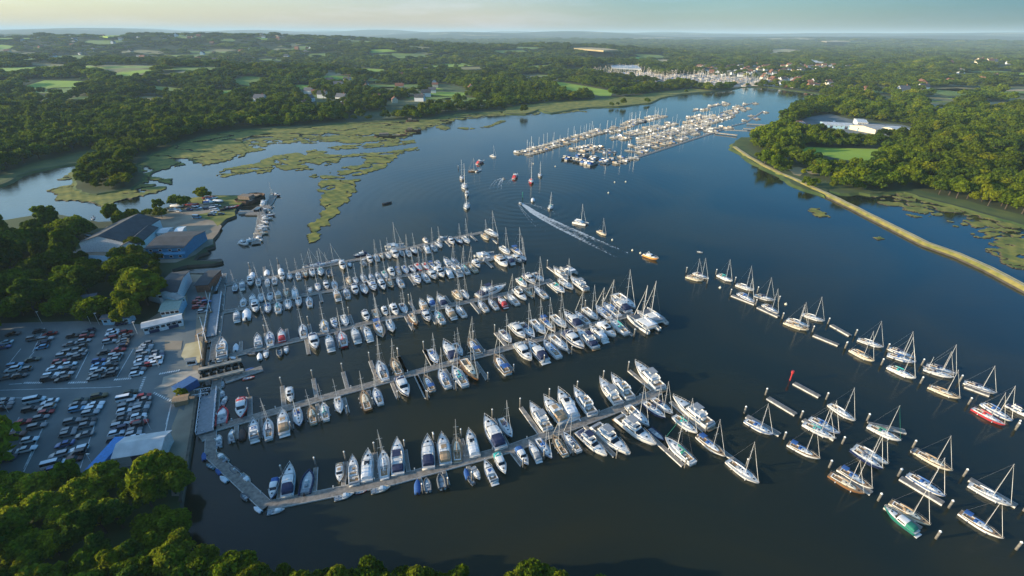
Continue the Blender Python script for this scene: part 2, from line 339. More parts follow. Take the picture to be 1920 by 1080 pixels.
creeks('lagoon_marsh', poly('S', [(1670,790),(1720,745),(1800,690),(1930,676),(2100,700),(2200,800),(2100,950),(1920,905),(1860,900),(1800,870),(1760,840),(1740,810)], .4), G_MARSH, cell=.9, th=.15, sc=.06, seed=77.0)
creeks('salt_marsh', poly('X', [(88,356),(112,364),(100,374),(160,376),(190,386),(235,373),(290,362),(322,345),(318,334),(272,331),(300,318),(348,308),(318,297),(350,296),(383,309),(420,302),(455,292),(470,280),(449,263),(470,254),(520,258),(591,258),(612,248),(690,258),(757,248),(803,230),(851,219),(948,213),(948,203),(860,210),(800,221),(720,223),(640,227),(560,235),(450,239),(380,250),(330,264),(270,289),(248,305),(258,330),(238,350),(180,358),(146,350),(146,330),(135,325),(110,335),(140,344)], .5), G_MARSH, cell=1.5, th=.10, sc=.022, seed=19.0, z=.5)
creeks('shore_fringe', poly('X', [(470,280),(449,263),(520,256),(591,256),(643,252),(690,256),(740,260),(757,246),(803,228),(851,217),(948,211),(948,216),(860,224),(805,238),(770,252),(742,268),(690,264),(640,262),(590,268),(520,268)], .4), G_MARSH, cell=1.5, th=.2, sc=.05, seed=9.0)
# embankment with its sandy path: a raised bank with sloping sides
EMB = [('S',60,118),('S',90,140),('S',160,185),('S',250,236),('S',350,285),('S',450,325),('S',580,385),('S',720,448),('S',900,538),('S',1100,636),('S',1300,735),('S',1500,805),('S',1700,892),('S',1920,1008),('S',2300,1200),('S',3000,1560)]
ep = [PC(c, u, v, 1.9) for c, u, v in EMB]
def ribbon(name, pts, prof, mats, mis, kind='structure'):
    secs = []
    for i, p in enumerate(pts):
        d = (pts[min(i+1, len(pts)-1)]-pts[max(i-1, 0)]).normalized(); n = Vector((-d.y, d.x, 0))
        secs.append([(p.x+n.x*o, p.y+n.y*o, z) for o, z in prof])
    mb = MB(); mb.loft(secs, cap=False, mis=mis); o = mb.build(name, mats); return tag(o, kind=kind) if kind else o
def dense(pts, st=6.0, jit=0.0):
    out = []
    for a, b in zip(pts[:-1], pts[1:]):
        k = max(1, int((b-a).length/st))
        for j in range(k):
            out.append(a.lerp(b, j/k)+Vector((random.uniform(-jit, jit), random.uniform(-jit, jit), 0)))
    return out+[pts[-1]]
ribbon('embankment', dense(ep, 8, .35), [(3.8,-.5),(2.8,.9),(1.4,1.9),(-1.4,1.9),(-2.8,.7),(-3.9,-.5)], [G_VERGE, G_PATH, G_MUD], [2,0,1,0,2])
ribbon('embankment_path', dense(ep, 8, .2), [(1.3,1.93),(.25,1.95),(-.25,1.95),(-1.3,1.93)], [G_PATH, G_VERGE], [0,1,0])
# fields, marsh fringes and clearings, each draped on the land
def H(x, y):
    g = lambda cx, cy, sx, sy, h, a=0: h*np.exp(-((((x-cx)*math.cos(a)+(y-cy)*math.sin(a))/sx)**2+((-(x-cx)*math.sin(a)+(y-cy)*math.cos(a))/sy)**2))
    h = g(-1500,3000,1300,520,78)+g(-500,2350,480,260,34)+g(350,2700,520,300,36)+g(-2900,2600,1000,700,40)+g(-700,1250,380,190,22)+g(-1500,1500,600,380,28)+g(1900,1700,800,420,20)+g(150,1700,260,200,18)
    r = np.hypot(x, y); far = np.clip((r-5000)/9000, 0, 1)
    und = np.sin(x*.00071+1.3)*np.cos(y*.00053)+.6*np.sin(x*.0017+y*.0009)+.4*np.sin(x*.0004-y*.0011+2)
    h = h+far*(95+38*und)+np.clip((r-1500)/3000, 0, 1)*np.clip(und, -.5, 2)*9
    return h-1.8
def Z(x, y): return max(LZ, float(H(np.float64(x), np.float64(y))))
mb = MB(); na, rr = 150, []
r = 700.0
while r < 42000: rr.append(r); r *= 1.045
ang = np.linspace(R(-64), R(64), na)
g_ = [[(math.sin(a)*q, math.cos(a)*q) for a in ang] for q in rr]
HX = np.array(g_); HZ = np.maximum(H(HX[..., 0], HX[..., 1]), -.5)
for i in range(len(rr)):
    for j in range(na): mb.v.append((HX[i, j, 0], HX[i, j, 1], float(HZ[i, j])))
for i in range(len(rr)-1):
    for j in range(na-1):
        a = i*na+j; mb.f.append((a, a+na, a+na+1, a+1)); mb.m.append(0)
def hills_mat():
    m = bpy.data.materials.new('far_country'); m.use_nodes = True; n = m.node_tree; b = n.nodes['Principled BSDF']; b.inputs['Roughness'].default_value = .95
    b.inputs['Specular IOR Level'].default_value = .1
    g = n.nodes.new('ShaderNodeNewGeometry'); v = n.nodes.new('ShaderNodeTexVoronoi'); v.inputs['Scale'].default_value = .0016; v.inputs['Randomness'].default_value = 1
    q = n.nodes.new('ShaderNodeTexNoise'); q.inputs['Scale'].default_value = .004; q.inputs['Detail'].default_value = 9
    n.links.new(g.outputs['Position'], v.inputs['Vector']); n.links.new(g.outputs['Position'], q.inputs['Vector'])
    sx = n.nodes.new('ShaderNodeSeparateColor'); n.links.new(v.outputs['Color'], sx.inputs[0])
    r = n.nodes.new('ShaderNodeValToRGB'); e = r.color_ramp; e.interpolation = 'CONSTANT'
    e.elements[0].position = 0; e.elements[0].color = (.020, .038, .016, 1); e.elements[1].position = .66; e.elements[1].color = (.06, .09, .03, 1)
    x = e.elements.new(.80); x.color = (.028, .045, .018, 1); x = e.elements.new(.90); x.color = (.30, .26, .15, 1)
    n.links.new(sx.outputs[0], r.inputs['Fac'])
    r2 = n.nodes.new('ShaderNodeValToRGB'); r2.color_ramp.elements[0].position = .46; r2.color_ramp.elements[1].position = .52
    n.links.new(q.outputs['Fac'], r2.inputs['Fac'])
    mx = n.nodes.new('ShaderNodeMix'); mx.data_type = 'RGBA'; mx.inputs['B'].default_value = (.018, .034, .014, 1)
    n.links.new(r2.outputs['Color'], mx.inputs['Factor']); n.links.new(r.outputs['Color'], mx.inputs['A']); n.links.new(mx.outputs['Result'], b.inputs['Base Color'])
    return m
tag(mb.build('hills', hills_mat(), smooth=True), kind='structure')
FIELDS = [  # name, crop, points, material
 ('shore_meadow','X',[(-300,470),(-100,366),(0,344),(55,320),(110,310),(185,300),(205,282),(240,272),(185,276),(60,306),(0,326),(-100,345),(-300,400)],G_MARSHG),
 ('shore_meadow','X',[(88,356),(112,364),(100,374),(160,376),(190,386),(235,373),(290,362),(322,345),(318,334),(272,331),(300,318),(348,308),(318,297),(350,296),(383,309),(420,302),(455,292),(470,280),(449,263),(470,254),(520,258),(591,258),(612,248),(690,258),(757,248),(803,230),(851,219),(948,213),(948,205),(860,210),(800,222),(720,224),(640,228),(560,236),(450,240),(380,252),(330,266),(270,292),(250,305),(262,330),(240,352),(180,360),(140,356),(110,335),(140,344)],G_MARSHG),
 ('shore_marsh','X',[(948,212),(985,213),(1010,205),(1035,211),(1075,204),(1110,200),(1160,199),(1220,192),(1238,183),(1280,175),(1335,170),(1300,166),(1240,172),(1180,180),(1110,187),(1010,194),(948,202)],G_MARSH),
 ('meadow','L3',[(250,455),(330,450),(450,470),(600,495),(730,520),(755,535),(740,562),(660,560),(560,535),(420,520),(340,500)],G_FIELD),
 ('meadow','L2',[(1300,470),(1420,468),(1560,500),(1600,522),(1480,545),(1330,552)],G_MARSHG),('meadow','L2',[(1210,602),(1510,588),(1500,622),(1230,630)],G_MARSHG),
 ('meadow','L2',[(770,350),(960,360),(950,382),(780,374)],G_FIELD),('meadow','L2',[(380,575),(520,570),(540,620),(400,625)],G_MARSHG),
 ('meadow','L2',[(520,360),(640,352),(640,380),(530,385)],G_MARSHG),
 ('meadow','L1',[(750,215),(1000,196),(1420,184),(1380,202),(1000,222),(850,240)],G_FIELD),('meadow','L1',[(0,225),(270,222),(260,236),(0,242)],G_FIELD),
 ('meadow','L1',[(-200,424),(340,402),(700,394),(745,408),(300,436),(-200,452)],G_FIELD),('stubble_field','L3',[(400,244),(700,268),(790,288),(680,294),(420,262)],G_TAN),
 ('stubble_field','L3',[(1050,290),(1250,298),(1110,318)],G_TAN),('stubble_field','L4',[(0,232),(20,212),(130,208),(300,224),(130,238),(60,252),(0,255)],G_TAN),
 ('stubble_field','L4',[(390,180),(500,172),(612,182),(600,190),(430,190)],G_TAN),('stubble_field','L4',[(1200,612),(1455,630),(1450,655),(1205,652)],G_TAN),
 ('stubble_field','L4',[(1590,612),(1660,600),(1785,605),(1790,640),(1600,655)],G_TAN),('meadow','L4',[(1110,570),(1430,578),(1435,606),(1195,606)],G_FIELD),
 ('stubble_field','L4',[(1740,505),(2000,512),(2000,526),(1740,522)],G_TAN),
 ('meadow','S',[(478,122),(700,128),(1090,138),(1500,176),(1500,192),(1380,186),(1090,165),(960,172),(940,212),(760,205),(600,168),(480,170)],G_FIELD),
 ('bank_grass','S',[(100,60),(60,90),(60,118),(120,150),(250,222),(350,272),(450,312),(540,350),(640,350),(720,372),(860,400),(990,420),(1060,402),(1150,386),(1250,398),(1400,438),(1560,468),(1700,510),(2100,600),(2100,660),(1990,634),(1850,592),(1700,552),(1560,512),(1400,472),(1250,433),(1150,400),(1060,406),(930,420),(700,392),(640,372),(560,364),(420,310),(300,250),(200,190),(130,120),(200,60)],G_MARSHG),
 ('sandy_bank','S',[(400,258),(470,250),(560,272),(640,292),(600,302),(500,292),(480,310),(440,300)],G_TAN),
]
NOTREE = []; FIELDPX = []
for nm, c, pts, m in FIELDS:
    w_ = [PC(c, u, v, LZ) for u, v in pts]
    NOTREE.append([(p.x, p.y) for p in w_]); FIELDPX.append([px(c, u, v) for u, v in pts])
    w2 = [Vector((p.x, p.y, Z(p.x, p.y)+.03)) for p in w_]
    zmax = max(p.z for p in w2)
    if zmax > 3: w2 = [Vector((p.x, p.y, zmax+.6)) for p in w2]
    FZ = globals().get('FZ', 0)+1
    if FZ == 2: continue
    sheet(nm, [Vector((q.x, q.y, q.z+.012*(FZ % 7))) for q in w2], m, skirt=None if zmax <= 3 else zmax-5)
# the patchwork of small fields, lawns and paddocks beyond the woods
G_PAST = mat('pasture', (.085, .155, .018), .95, col2=(.16, .23, .030), scale=.012, world=True)
G_PALE = mat('dry_grass', (.12, .13, .045), .95, col2=(.20, .18, .07), scale=.012, world=True)
fr = random.Random(12)
for i in range(250):
    v = 74+fr.random()**1.5*120; u = fr.uniform(-60, 1980)
    if 1060 < u < 1600 and 112 < v: continue
    if v > 150 and 900 < u < 1480: continue
    c0 = P(u, v, 12 if v < 120 else LZ); r0 = math.hypot(c0.x, c0.y)
    if r0 > 9000: continue
    w0, d0 = fr.uniform(14, 48)*(r0/900)**.62, fr.uniform(14, 34)*(r0/900)**.62; a = fr.uniform(-.5, .5); cs, sn = math.cos(a), math.sin(a); N5 = 5; mb = MB(); e = [fr.uniform(-.3, .3) for _ in range(4)]
    for jj in range(N5+1):
        for ii in range(N5+1):
            s_, t_ = ii/N5*2-1, jj/N5*2-1; x = s_*w0*(1+e[0]*t_)+e[1]*w0*t_; y = t_*d0*(1+e[2]*s_); X0, Y0 = c0.x+x*cs-y*sn, c0.y+x*sn+y*cs; mb.v.append((X0, Y0, Z(X0, Y0)+.45))
    for jj in range(N5):
        for ii in range(N5): k = jj*(N5+1)+ii; mb.f.append((k, k+1, k+N5+2, k+N5+1)); mb.m.append(0)
    ring = [mb.v[k] for k in (0, N5, (N5+1)**2-1, N5*(N5+1))]; cen = np.mean(np.array(ring), 0)
    if not inside([(p.x, p.y) for p in LAND_FAR], np.array([q[0] for q in ring]+[cen[0]]), np.array([q[1] for q in ring]+[cen[1]])).all(): continue
    tag(mb.build('pasture', [G_PAST, G_FIELD, G_PALE, G_PAST][i % 4]), kind='structure')
    NOTREE.append([(q[0], q[1]) for q in ring]); FIELDPX.append([tuple(float(t) for t in proj(np.float64(q[0]), np.float64(q[1]), np.float64(q[2]))[:2]) for q in ring])
# ------------------------------------------------------------------ car park, yards and quays
sheet('car_park', poly('X', [(-50,612),(0,606),(150,602),(262,608),(300,600),(345,596),(368,620),(352,700),(338,760),(322,800),(318,870),(308,884),(200,886),(0,898),(-50,902)], LZ+.03), G_ASPH)
sheet('quay_yard', poly('X', [(262,610),(300,585),(296,545),(320,514),(403,515),(402,530),(394,560),(383,630),(370,722),(360,800),(347,880),(338,930),(322,930),(318,870),(322,800),(338,760),(352,700),(368,620)], LZ+.05), G_GRAV)
sheet('quay_road', poly('X', [(345,596),(352,560),(348,532),(368,528),(372,560),(368,600),(360,700),(345,770),(335,765),(345,700),(350,640)], LZ+.07), G_ASPH)
sheet('boatyard', poly('X', [(120,478),(150,466),(200,425),(260,412),(300,404),(345,392),(365,378),(400,376),(408,390),(392,400),(402,412),(416,424),(408,438),(399,448),(400,458),(384,464),(366,478),(330,492),(270,494),(200,488),(140,486)], LZ+.05), G_GRAV)
for pts in ([(340,372),(400,367),(453,367),(458,374),(440,395),(428,380),(395,378),(370,384)], [(370,402),(400,397),(440,398),(441,404),(424,410),(408,424),(400,414),(376,408)]):
    sheet('yard_grass', wiggle(poly('X', pts, LZ+.09), .6), G_MARSH)
sheet('slipway', poly('Q', [(310,745),(440,705),(540,700),(560,735),(550,770),(420,775),(330,815),(245,825),(300,790)], LZ+.09), CONC)
for pts in ([(460,520),(560,500),(585,540),(560,650),(460,640),(430,600)], [(320,500),(440,500),(430,560),(320,560)]):
    sheet('gravel_patch', wiggle(poly('Q', pts, LZ+.11), .5), G_PATH if pts[0][0] == 460 else G_GRAV)
# quay walls: things
def wall(name, pts, wd, z0, z1, m, label, cat='wall', mm=None):
    mb = MB()
    for a, b in zip(pts[:-1], pts[1:]): mb.obox(a, b, wd, z0, z1)
    return tag(mb.build(name, m), label, cat)
qa = [P(x, y, LZ) for x, y in ((403,515),(403,530),(395,560),(384,630),(374,700))]
qb = [P(x, y, LZ) for x, y in ((370,728),(361,800),(348,880),(338,940))]
wall('quay_wall', qa, .7, -.6, LZ+.25, WALLQ, 'dark brown quay wall running from the corner down to the dock')
wall('quay_wall', qb, .7, -.6, LZ+.26, WALLQ, 'dark brown quay wall along the gravel strip below the dock')
wall('quay_wall', [P(x, y, LZ) for x, y in ((322,513),(402,513))], .6, -.6, LZ+.24, WALLQ, 'short quay wall along the top of the yard')
# markings
WHT = mat('road_paint', (.62, .62, .60), .8, var=.25, scale=.8, world=True)
mz = LZ+.045
def line(mb, a, b, wd=.2):
    d = (b-a).normalized(); n = Vector((-d.y, d.x, 0))*wd/2
    mb.add([a-n, b-n, b+n, a+n], [(0, 1, 2, 3)])
mb = MB()
for pts in ([(0,510),(400,498),(700,492),(820,484)], [(0,560),(400,565)], [(60,470),(150,465)], [(1120,740),(1160,585)], [(1180,500),(1220,400)], [(1115,790),(1160,590)]):
    for a, b in zip(pts[:-1], pts[1:]): line(mb, PC('K', *a, mz), PC('K', *b, mz))
for (u0, v0, u1, v1, n) in ((165,460,280,458,9),(465,459,585,455,9),(775,438,880,430,8),(1080,398,1205,376,9),(1040,528,1160,585,10)):   # hatched islands
    for k in range(n):
        t = k/(n-1); u, v = u0+(u1-u0)*t, v0+(v1-v0)*t; line(mb, PC('K', u-4, v+6, mz), PC('K', u+6, v-6, mz), .45)
for k in range(8):
    v = 425+k*13; u = 978-k*5; line(mb, PC('K', u-10, v, mz), PC('K', u+8, v-3, mz), .5)
# bay lines: long thin lines between the double columns of cars
for a, b in (((230,250),(80,600-170)),((140,230),(60,330)),((300,90),(220,250)),((600,250),(510,430)),((720,150),(690,230)),((900,230),(790,420)),((130,690),(0,920)),((320,690),(160,1040)),((640,740),(540,1040)),((300,740),(180,1010)),((520,820),(440,900)),((60,900),(20,1000)),((240,900),(150,1080))):
    line(mb, PC('K', *a, mz), PC('K', *b, mz), .2)
tag(mb.build('road_markings', WHT), kind='structure')
# ------------------------------------------------------------------ boats: bow along +X, waterline at z=0
def hull_secs(L, B, fb, fs, bow_rake=.9, stern_w=.75, full=.55, flare=1.12, n=12, power=2.2):
    """sections from stern to bow: [(x, half beam at deck, half beam at waterline, deck height)]"""
    out = []
    for i in range(n+1):
        t = i/n; x = -L/2+L*t
        if t < full: k = stern_w+(1-stern_w)*math.sin(t/full*math.pi/2)
        else: k = 1-((t-full)/(1-full))**power
        k = max(k, .015); zd = fs+(fb-fs)*t**1.6
        wl = k/flare if t < .8 else k/flare*(1-((t-.8)/.2)*.55)
        out.append((x, B/2*k, B/2*wl*.98, zd))
    return out
def hull_mesh(L, B, fb, fs, rake=.8, **kw):
    mb = MB(); secs = []
    for x, hb, hw, zd in hull_secs(L, B, fb, fs, **kw):
        t = (x+L/2)/L; xr = x-rake*max(0, t-.6)/.4*.9
        side = [(x, hb, zd), (x*.995+0*x, hb*.99, zd*.75), (xr*.5+x*.5, hw+(hb-hw)*.55, zd*.40), (xr, hw, .16), (xr, hw*.985, -.05), (xr*.98, hw*.7, -.35)]
        secs.append(side+[(p[0], -p[1], p[2]) for p in reversed(side)])
    n = len(secs[0]); mis = [0]*(n-1); mis[0] = 2; mis[n-2] = 2; mis[3] = 1; mis[4] = 1; mis[5] = 1; mis[6] = 1; mis[7] = 1
    mb.loft(secs, cap=True, mis=mis)
    return mb
def deck_mesh(L, B, fb, fs, dz=-.05, inset=.06, x0=None, x1=None, **kw):
    mb = MB(); row = []
    for x, hb, hw, zd in hull_secs(L, B, fb, fs, **kw):
        if x0 is not None and x < x0: continue
        if x1 is not None and x > x1: continue
        row.append((x, max(hb-inset, .01), zd+dz))
    for a, b in zip(row[:-1], row[1:]):
        mb.add([(a[0], -a[1], a[2]), (b[0], -b[1], b[2]), (b[0], b[1], b[2]), (a[0], a[1], a[2])], [(0, 1, 2, 3)])
    return mb
def rail_mesh(L, B, fb, fs, x0, x1, h=.6, r=.022, **kw):
    mb = MB(); pts = [(x, hb-.08, zd) for x, hb, hw, zd in hull_secs(L, B, fb, fs, **kw) if x0 <= x <= x1]
    for sy in (1, -1):
        for i, p in enumerate(pts):
            mb.tube((p[0], sy*p[1], p[2]-.05), (p[0], sy*p[1], p[2]+h), r, n=4)
            if i: q = pts[i-1]; mb.tube((q[0], sy*q[1], q[2]+h), (p[0], sy*p[1], p[2]+h), r, n=4)
    return mb
def cabin_mesh(prof, zb, mi=0, top=.72):
    """prof: (x, half width, height above base, base z); rounded trunk"""
    mb = MB(); secs = []
    for x, hw, h, zz in prof:
        secs.append([(x, hw, zz), (x, hw*.97, zz+h*.55), (x, hw*(top+.14), zz+h*.93), (x, hw*top*.5, zz+h*1.03), (x, -hw*top*.5, zz+h*1.03), (x, -hw*(top+.14), zz+h*.93), (x, -hw*.97, zz+h*.55), (x, -hw, zz)])
    return mb.loft(secs, mi)
PROTO = {}
def sail(name, L=10.5, hull='white', cover='navy', canopy='navy', ketch=False, teak=False, detail=True, mastk=1.22, bimini=False, genoa='white', stripe=None):
    B = L*.33; fb, fs = .98+L*.03, .72+L*.025; kw = dict(stern_w=.72 if L > 9 else .66, full=.5, power=2.1)
    root = empty('sailing_yacht'); HK = HULLC[hull]
    hull_mesh(L, B, fb, fs, rake=1.1, **kw).build('hull', [HK, BOOT, CAN.get(stripe, HK) if stripe else HK], root, smooth=True)
    dk = deck_mesh(L, B, fb, fs, **kw).build('deck', TEAK if teak else GELD, root)
    zc = fs-.02
    cab = cabin_mesh([(-L*.13, B*.30, .46, zc), (-L*.05, B*.31, .46, zc+.02), (L*.08, B*.26, .40, zc+.06), (L*.2, B*.17, .25, zc+.14), (L*.26, B*.10, .06, zc+.18)], zc).build('cabin', GEL2 if hull in ('cream', 'wood') else GEL, root, smooth=False)
    if detail:
        mb = MB()
        for sy in (1, -1): mb.add([(-L*.11, sy*(B*.30+.012), zc+.14), (L*.07, sy*(B*.265+.02), zc+.18), (L*.07, sy*(B*.26+.02), zc+.30), (-L*.11, sy*(B*.297+.012), zc+.34)], [(0, 1, 2, 3) if sy < 0 else (3, 2, 1, 0)])
        mb.box(L*.12, L*.17, -.25, .25, zc+.40, zc+.46).box(-.1*L+.6, -.1*L+1.1, -.25, .25, zc+.48, zc+.53).box(L*.31, L*.36, -.25, .25, fb-.10, fb-.02)
        build_each(mb, 'window', GLS, cab)
    mb = MB()                                   # cockpit well with coamings, benches and wheel
    mb.box(-L*.42, -L*.14, -B*.17, B*.17, fs-.04, fs-.01, 1)
    for sy in (1, -1): mb.box(-L*.42, -L*.14, sy*B*.27-.07, sy*B*.27+.07, fs-.05, fs+.22, 0); mb.box(-L*.40, -L*.15, sy*B*.21-.14, sy*B*.21+.14, fs-.03, fs+.10, 1)
    mb.box(-L*.43, -L*.405, -B*.27, B*.27, fs-.05, fs+.15, 0)
    mb.build('cockpit', [GEL, TEAK if teak or detail else BLK], root)
    if detail:
        mb = MB(); c = Vector((-L*.34, 0, fs+.75)); nn = 10
        for k in range(nn):
            a0, a1 = 2*math.pi*k/nn, 2*math.pi*(k+1)/nn
            mb.tube(c+Vector((0, math.cos(a0), math.sin(a0)))*.45, c+Vector((0, math.cos(a1), math.sin(a1)))*.45, .025, n=4)
        mb.tube((-L*.34, 0, fs), (-L*.34, 0, fs+.8), .06); mb.build('steering_wheel', ALU, root)
    if canopy:
        mb = MB(); secs = []
        for x, hh in ((-L*.17, .62), (-L*.13, .60), (-L*.085, .10)):
            secs.append([(x, B*.27*math.cos(a), zc+.40+hh*math.sin(a)) for a in [math.pi*k/8 for k in range(9)]])
        mb.loft(secs, cap=False); mb.build('spray_hood', CAN[canopy], root, smooth=True)
    if bimini:
        mb = MB(); secs = [[(x, B*.33*math.cos(a), fs+1.75+.22*math.sin(a)) for a in [math.pi*k/6 for k in range(7)]] for x in (-L*.42, -L*.24)]
        mb.loft(secs, cap=False)
        for x in (-L*.42, -L*.24):
            for sy in (1, -1): mb.tube((x, sy*B*.33, fs), (x, sy*B*.33, fs+1.78), .03, n=4)
        mb.build('bimini', CAN[canopy or 'navy'], root)
    Hm = L*mastk; xm = L*.07; zb = zc+.38
    masts = [(xm, Hm)] + ([(-L*.36, Hm*.62)] if ketch else [])
    for xm_, hm in masts:
        mb = MB(); mb.tube((xm_, 0, zb-.2), (xm_-.012*hm, 0, hm), .085, .055, n=6)
        ms = mb.build('mast', ALU, root)
        mb = MB()
        for kf in (.45, .72):
            z = zb+(hm-zb)*kf; wd = L*.085*(1.25-kf*.5); mb.tube((xm_-.01*hm*kf, -wd, z), (xm_-.01*hm*kf, wd, z), .04, n=4)
        build_each(mb, 'spreader', ALU, ms)
        bl = L*.36 if xm_ > 0 else L*.2; zb2 = zb+.95
        mb = MB(); mb.tube((xm_-.1, 0, zb2), (xm_-bl, 0, zb2-.06), .075, n=6); bm_ = mb.build('boom', ALU, root)
        if cover:
            mb = MB(); secs = []
            for k, rr in ((0, .24), (.25, .27), (.6, .2), (1, .09)):
                x = xm_-.12-(bl-.3)*k; secs.append([(x, rr*.7*math.cos(a), zb2+.12+rr*math.sin(a)) for a in [2*math.pi*j/7 for j in range(7)]])
            mb.loft(secs, closed=True); mb.build('sail_cover', CAN[cover], bm_, smooth=True)
    mb = MB()                                   # standing rigging
    tx = xm-.012*Hm
    for sy in (1, -1):
        mb.tube((xm-.25, sy*B*.43, fs+.1), (tx, sy*.05, Hm*.97), .014, n=3); mb.tube((xm-.5, sy*B*.43, fs+.1), (tx, sy*.05, Hm*.55), .014, n=3)
    mb.tube((-L*.49, 0, fs), (tx, 0, Hm), .016, n=3); mb.build('rigging', WIRE, root)
    mb = MB(); a, b = Vector((L*.47, 0, fb+.15)), Vector((tx+.1, 0, Hm*.96)); mb.tube(a, a.lerp(b, .5), .055, .06, n=6); mb.tube(a.lerp(b, .5), b, .06, .025, n=6)
    mb.build('furled_jib', SAILC if genoa == 'white' else CAN[genoa], root)
    if detail:
        rail_mesh(L, B, fb, fs, -L*.5, L*.5, r=.018, **kw).build('guard_rail', WIRE, root)
        mb = MB()
        for k in range(3):
            for sy in ((1, -1) if k != 1 else (1,)):
                x = -L*.25+k*L*.22; mb.tube((x, sy*(B*.5+.04), .25), (x, sy*(B*.5+.04), .80), .13, n=6)
        build_each(mb, 'fender', CAN['navy'] if cover in ('navy', 'blue') else CAN['white'], root)
    PROTO[name] = (root, L); return root
def motor(name, L=10, hull='white', canopy='navy', fly=False, cabin=True, aft='canopy', arch=True, detail=True, top='white', sun=False, glassroof=False):
    B = L*.34 if L < 12 else L*.30; fb, fs = 1.05+L*.055, .80+L*.035; kw = dict(stern_w=.90, full=.45, power=2.0, flare=1.2)
    root = empty('motor_cruiser')
    hull_mesh(L, B, fb, fs, rake=1.5, **kw).build('hull', [HULLC[hull], BOOT, CAN[canopy] if canopy in ('navy', 'blue', 'grey') and L < 11 else HULLC[hull]], root, smooth=True)
    deck_mesh(L, B, fb, fs, **kw).build('deck', GELD, root)
    MB().box(-L*.5-.75, -L*.5+.05, -B*.41, B*.41, .18, .34).build('bathing_platform', TEAK if L > 12 else GEL, root)
    z = fs-.03
    # coachroof on the foredeck
    cabin_mesh([(L*.10, B*.33, .42, z+.12), (L*.22, B*.28, .34, z+.2), (L*.33, B*.16, .12, z+.32)], z).build('coachroof', GEL, root)
    if detail:
        MB().box(L*.25, L*.25+.5, -.25, .25, z+.55, z+.62).build('deck_hatch', GLS, root)
    h1 = 1.25 if cabin else .75
    sup = cabin_mesh([(-L*.20, B*.40, h1, z), (-L*.05, B*.40, h1*1.02, z), (L*.035, B*.36, h1*.98, z+.05), (L*.07, B*.33, h1*.80, z+.08)], z, top=.80)
    sp = sup.build('superstructure', GEL, root)
    mb = MB()                                   # wrapped windscreen and side glass
    xs = L*.07
    mb.add([(xs+L*.085, -B*.27, z+.42), (xs+L*.085, B*.27, z+.42), (xs+.02, B*.29, z+h1*.86+.1), (xs+.02, -B*.29, z+h1*.86+.1)], [(0, 1, 2, 3)])
    for sy in (1, -1):
        f = (0, 1, 2, 3) if sy < 0 else (3, 2, 1, 0)
        mb.add([(xs+.02, sy*(B*.345), z+.42), (xs+L*.085, sy*B*.27, z+.42), (xs+.02, sy*B*.29, z+h1*.86+.1), (xs-.1, sy*(B*.33), z+h1*.8)], [f])
        mb.add([(-L*.18, sy*(B*.40+.015), z+h1*.30), (xs-.25, sy*(B*.385+.02), z+h1*.30), (xs-.45, sy*(B*.385), z+h1*.70), (-L*.18, sy*(B*.39+.012), z+h1*.62)], [f])
    mb.build('windscreen', GLS, sp)
    if not cabin or sun:
        MB().box(-L*.12, L*.02, -B*.2, B*.2, z+h1*1.06, z+h1*1.09).build('sunroof', GLS if glassroof else CAN[canopy or 'navy'], sp)
    if aft == 'canopy' and canopy:
        cabin_mesh([(-L*.44, B*.36, .80, z), (-L*.38, B*.40, 1.15, z), (-L*.19, B*.39, h1*.99, z)], z, top=.7).build('cockpit_canopy', CAN[canopy], root)
    else:
        mb = MB(); mb.box(-L*.47, -L*.20, -B*.36, B*.36, z-.01, z+.02, 1)
        mb.box(-L*.47, -L*.42, -B*.36, B*.36, z, z+.48, 2)
        for sy in (1, -1): mb.box(-L*.47, -L*.2, sy*B*.42-.10, sy*B*.42+.10, z, z+.42, 0)
        mb.box(-L*.33, -L*.27, -B*.12, B*.12, z, z+.45, 0)
        mb.build('cockpit', [GEL, TEAK, CAN['grey']], root)
    if fly:
        zf = z+h1*1.0
        mb = MB(); o = [(-L*.30, .36), (-L*.12, .38), (0, .34), (L*.05, .22)]
        secs = [[(x, B*k, zf), (x, B*k*1.03, zf+.55), (x, B*k*.93, zf+.55), (x, B*k*.9, zf+.06), (x, -B*k*.9, zf+.06), (x, -B*k*.93, zf+.55), (x, -B*k*1.03, zf+.55), (x, -B*k, zf)] for x, k in o]
        mb.loft(secs); f = mb.build('flybridge', GEL, root)
        MB().box(-L*.24, -L*.17, -B*.26, B*.26, zf+.06, zf+.42).box(-L*.10, -L*.05, -B*.2, B*.05, zf+.06, zf+.52).build('seat', CAN['tan'] if canopy == 'tan' else CAN['white'], f)
        MB().add([(L*.05, -B*.22, zf+.5), (L*.05, B*.22, zf+.5), (L*.02, B*.2, zf+.9), (L*.02, -B*.2, zf+.9)], [(0, 1, 2, 3)]).build('wind_deflector', GLS, f)
        if L > 13:
            MB().box(-L*.22, -L*.02, -B*.3, B*.3, zf+1.9, zf+2.0, tx=.06, ty=.06).build('hard_top', CAN[canopy] if canopy else GEL, f)
    if arch:
        mb = MB(); xa = -L*.20 if not fly else -L*.26; za = z+(h1 if not fly else h1+.5)
        for sy in (1, -1): mb.tube((xa-.4, sy*B*.40, z+.3), (xa, sy*B*.30, za+.75), .09, n=5)
        mb.tube((xa, -B*.30, za+.75), (xa, B*.30, za+.75), .10, n=5); mb.tube((xa, 0, za+.75), (xa, 0, za+1.6), .03, n=4); mb.tube((xa, -.25, za+.83), (xa, -.25, za+1.03), .22, n=8)
        mb.build('radar_arch', GEL, root)
    if detail: rail_mesh(L, B, fb, fs, L*.02, L*.5, h=.65, r=.025, **kw).build('bow_rail', ALU, root)
    PROTO[name] = (root, L); return root
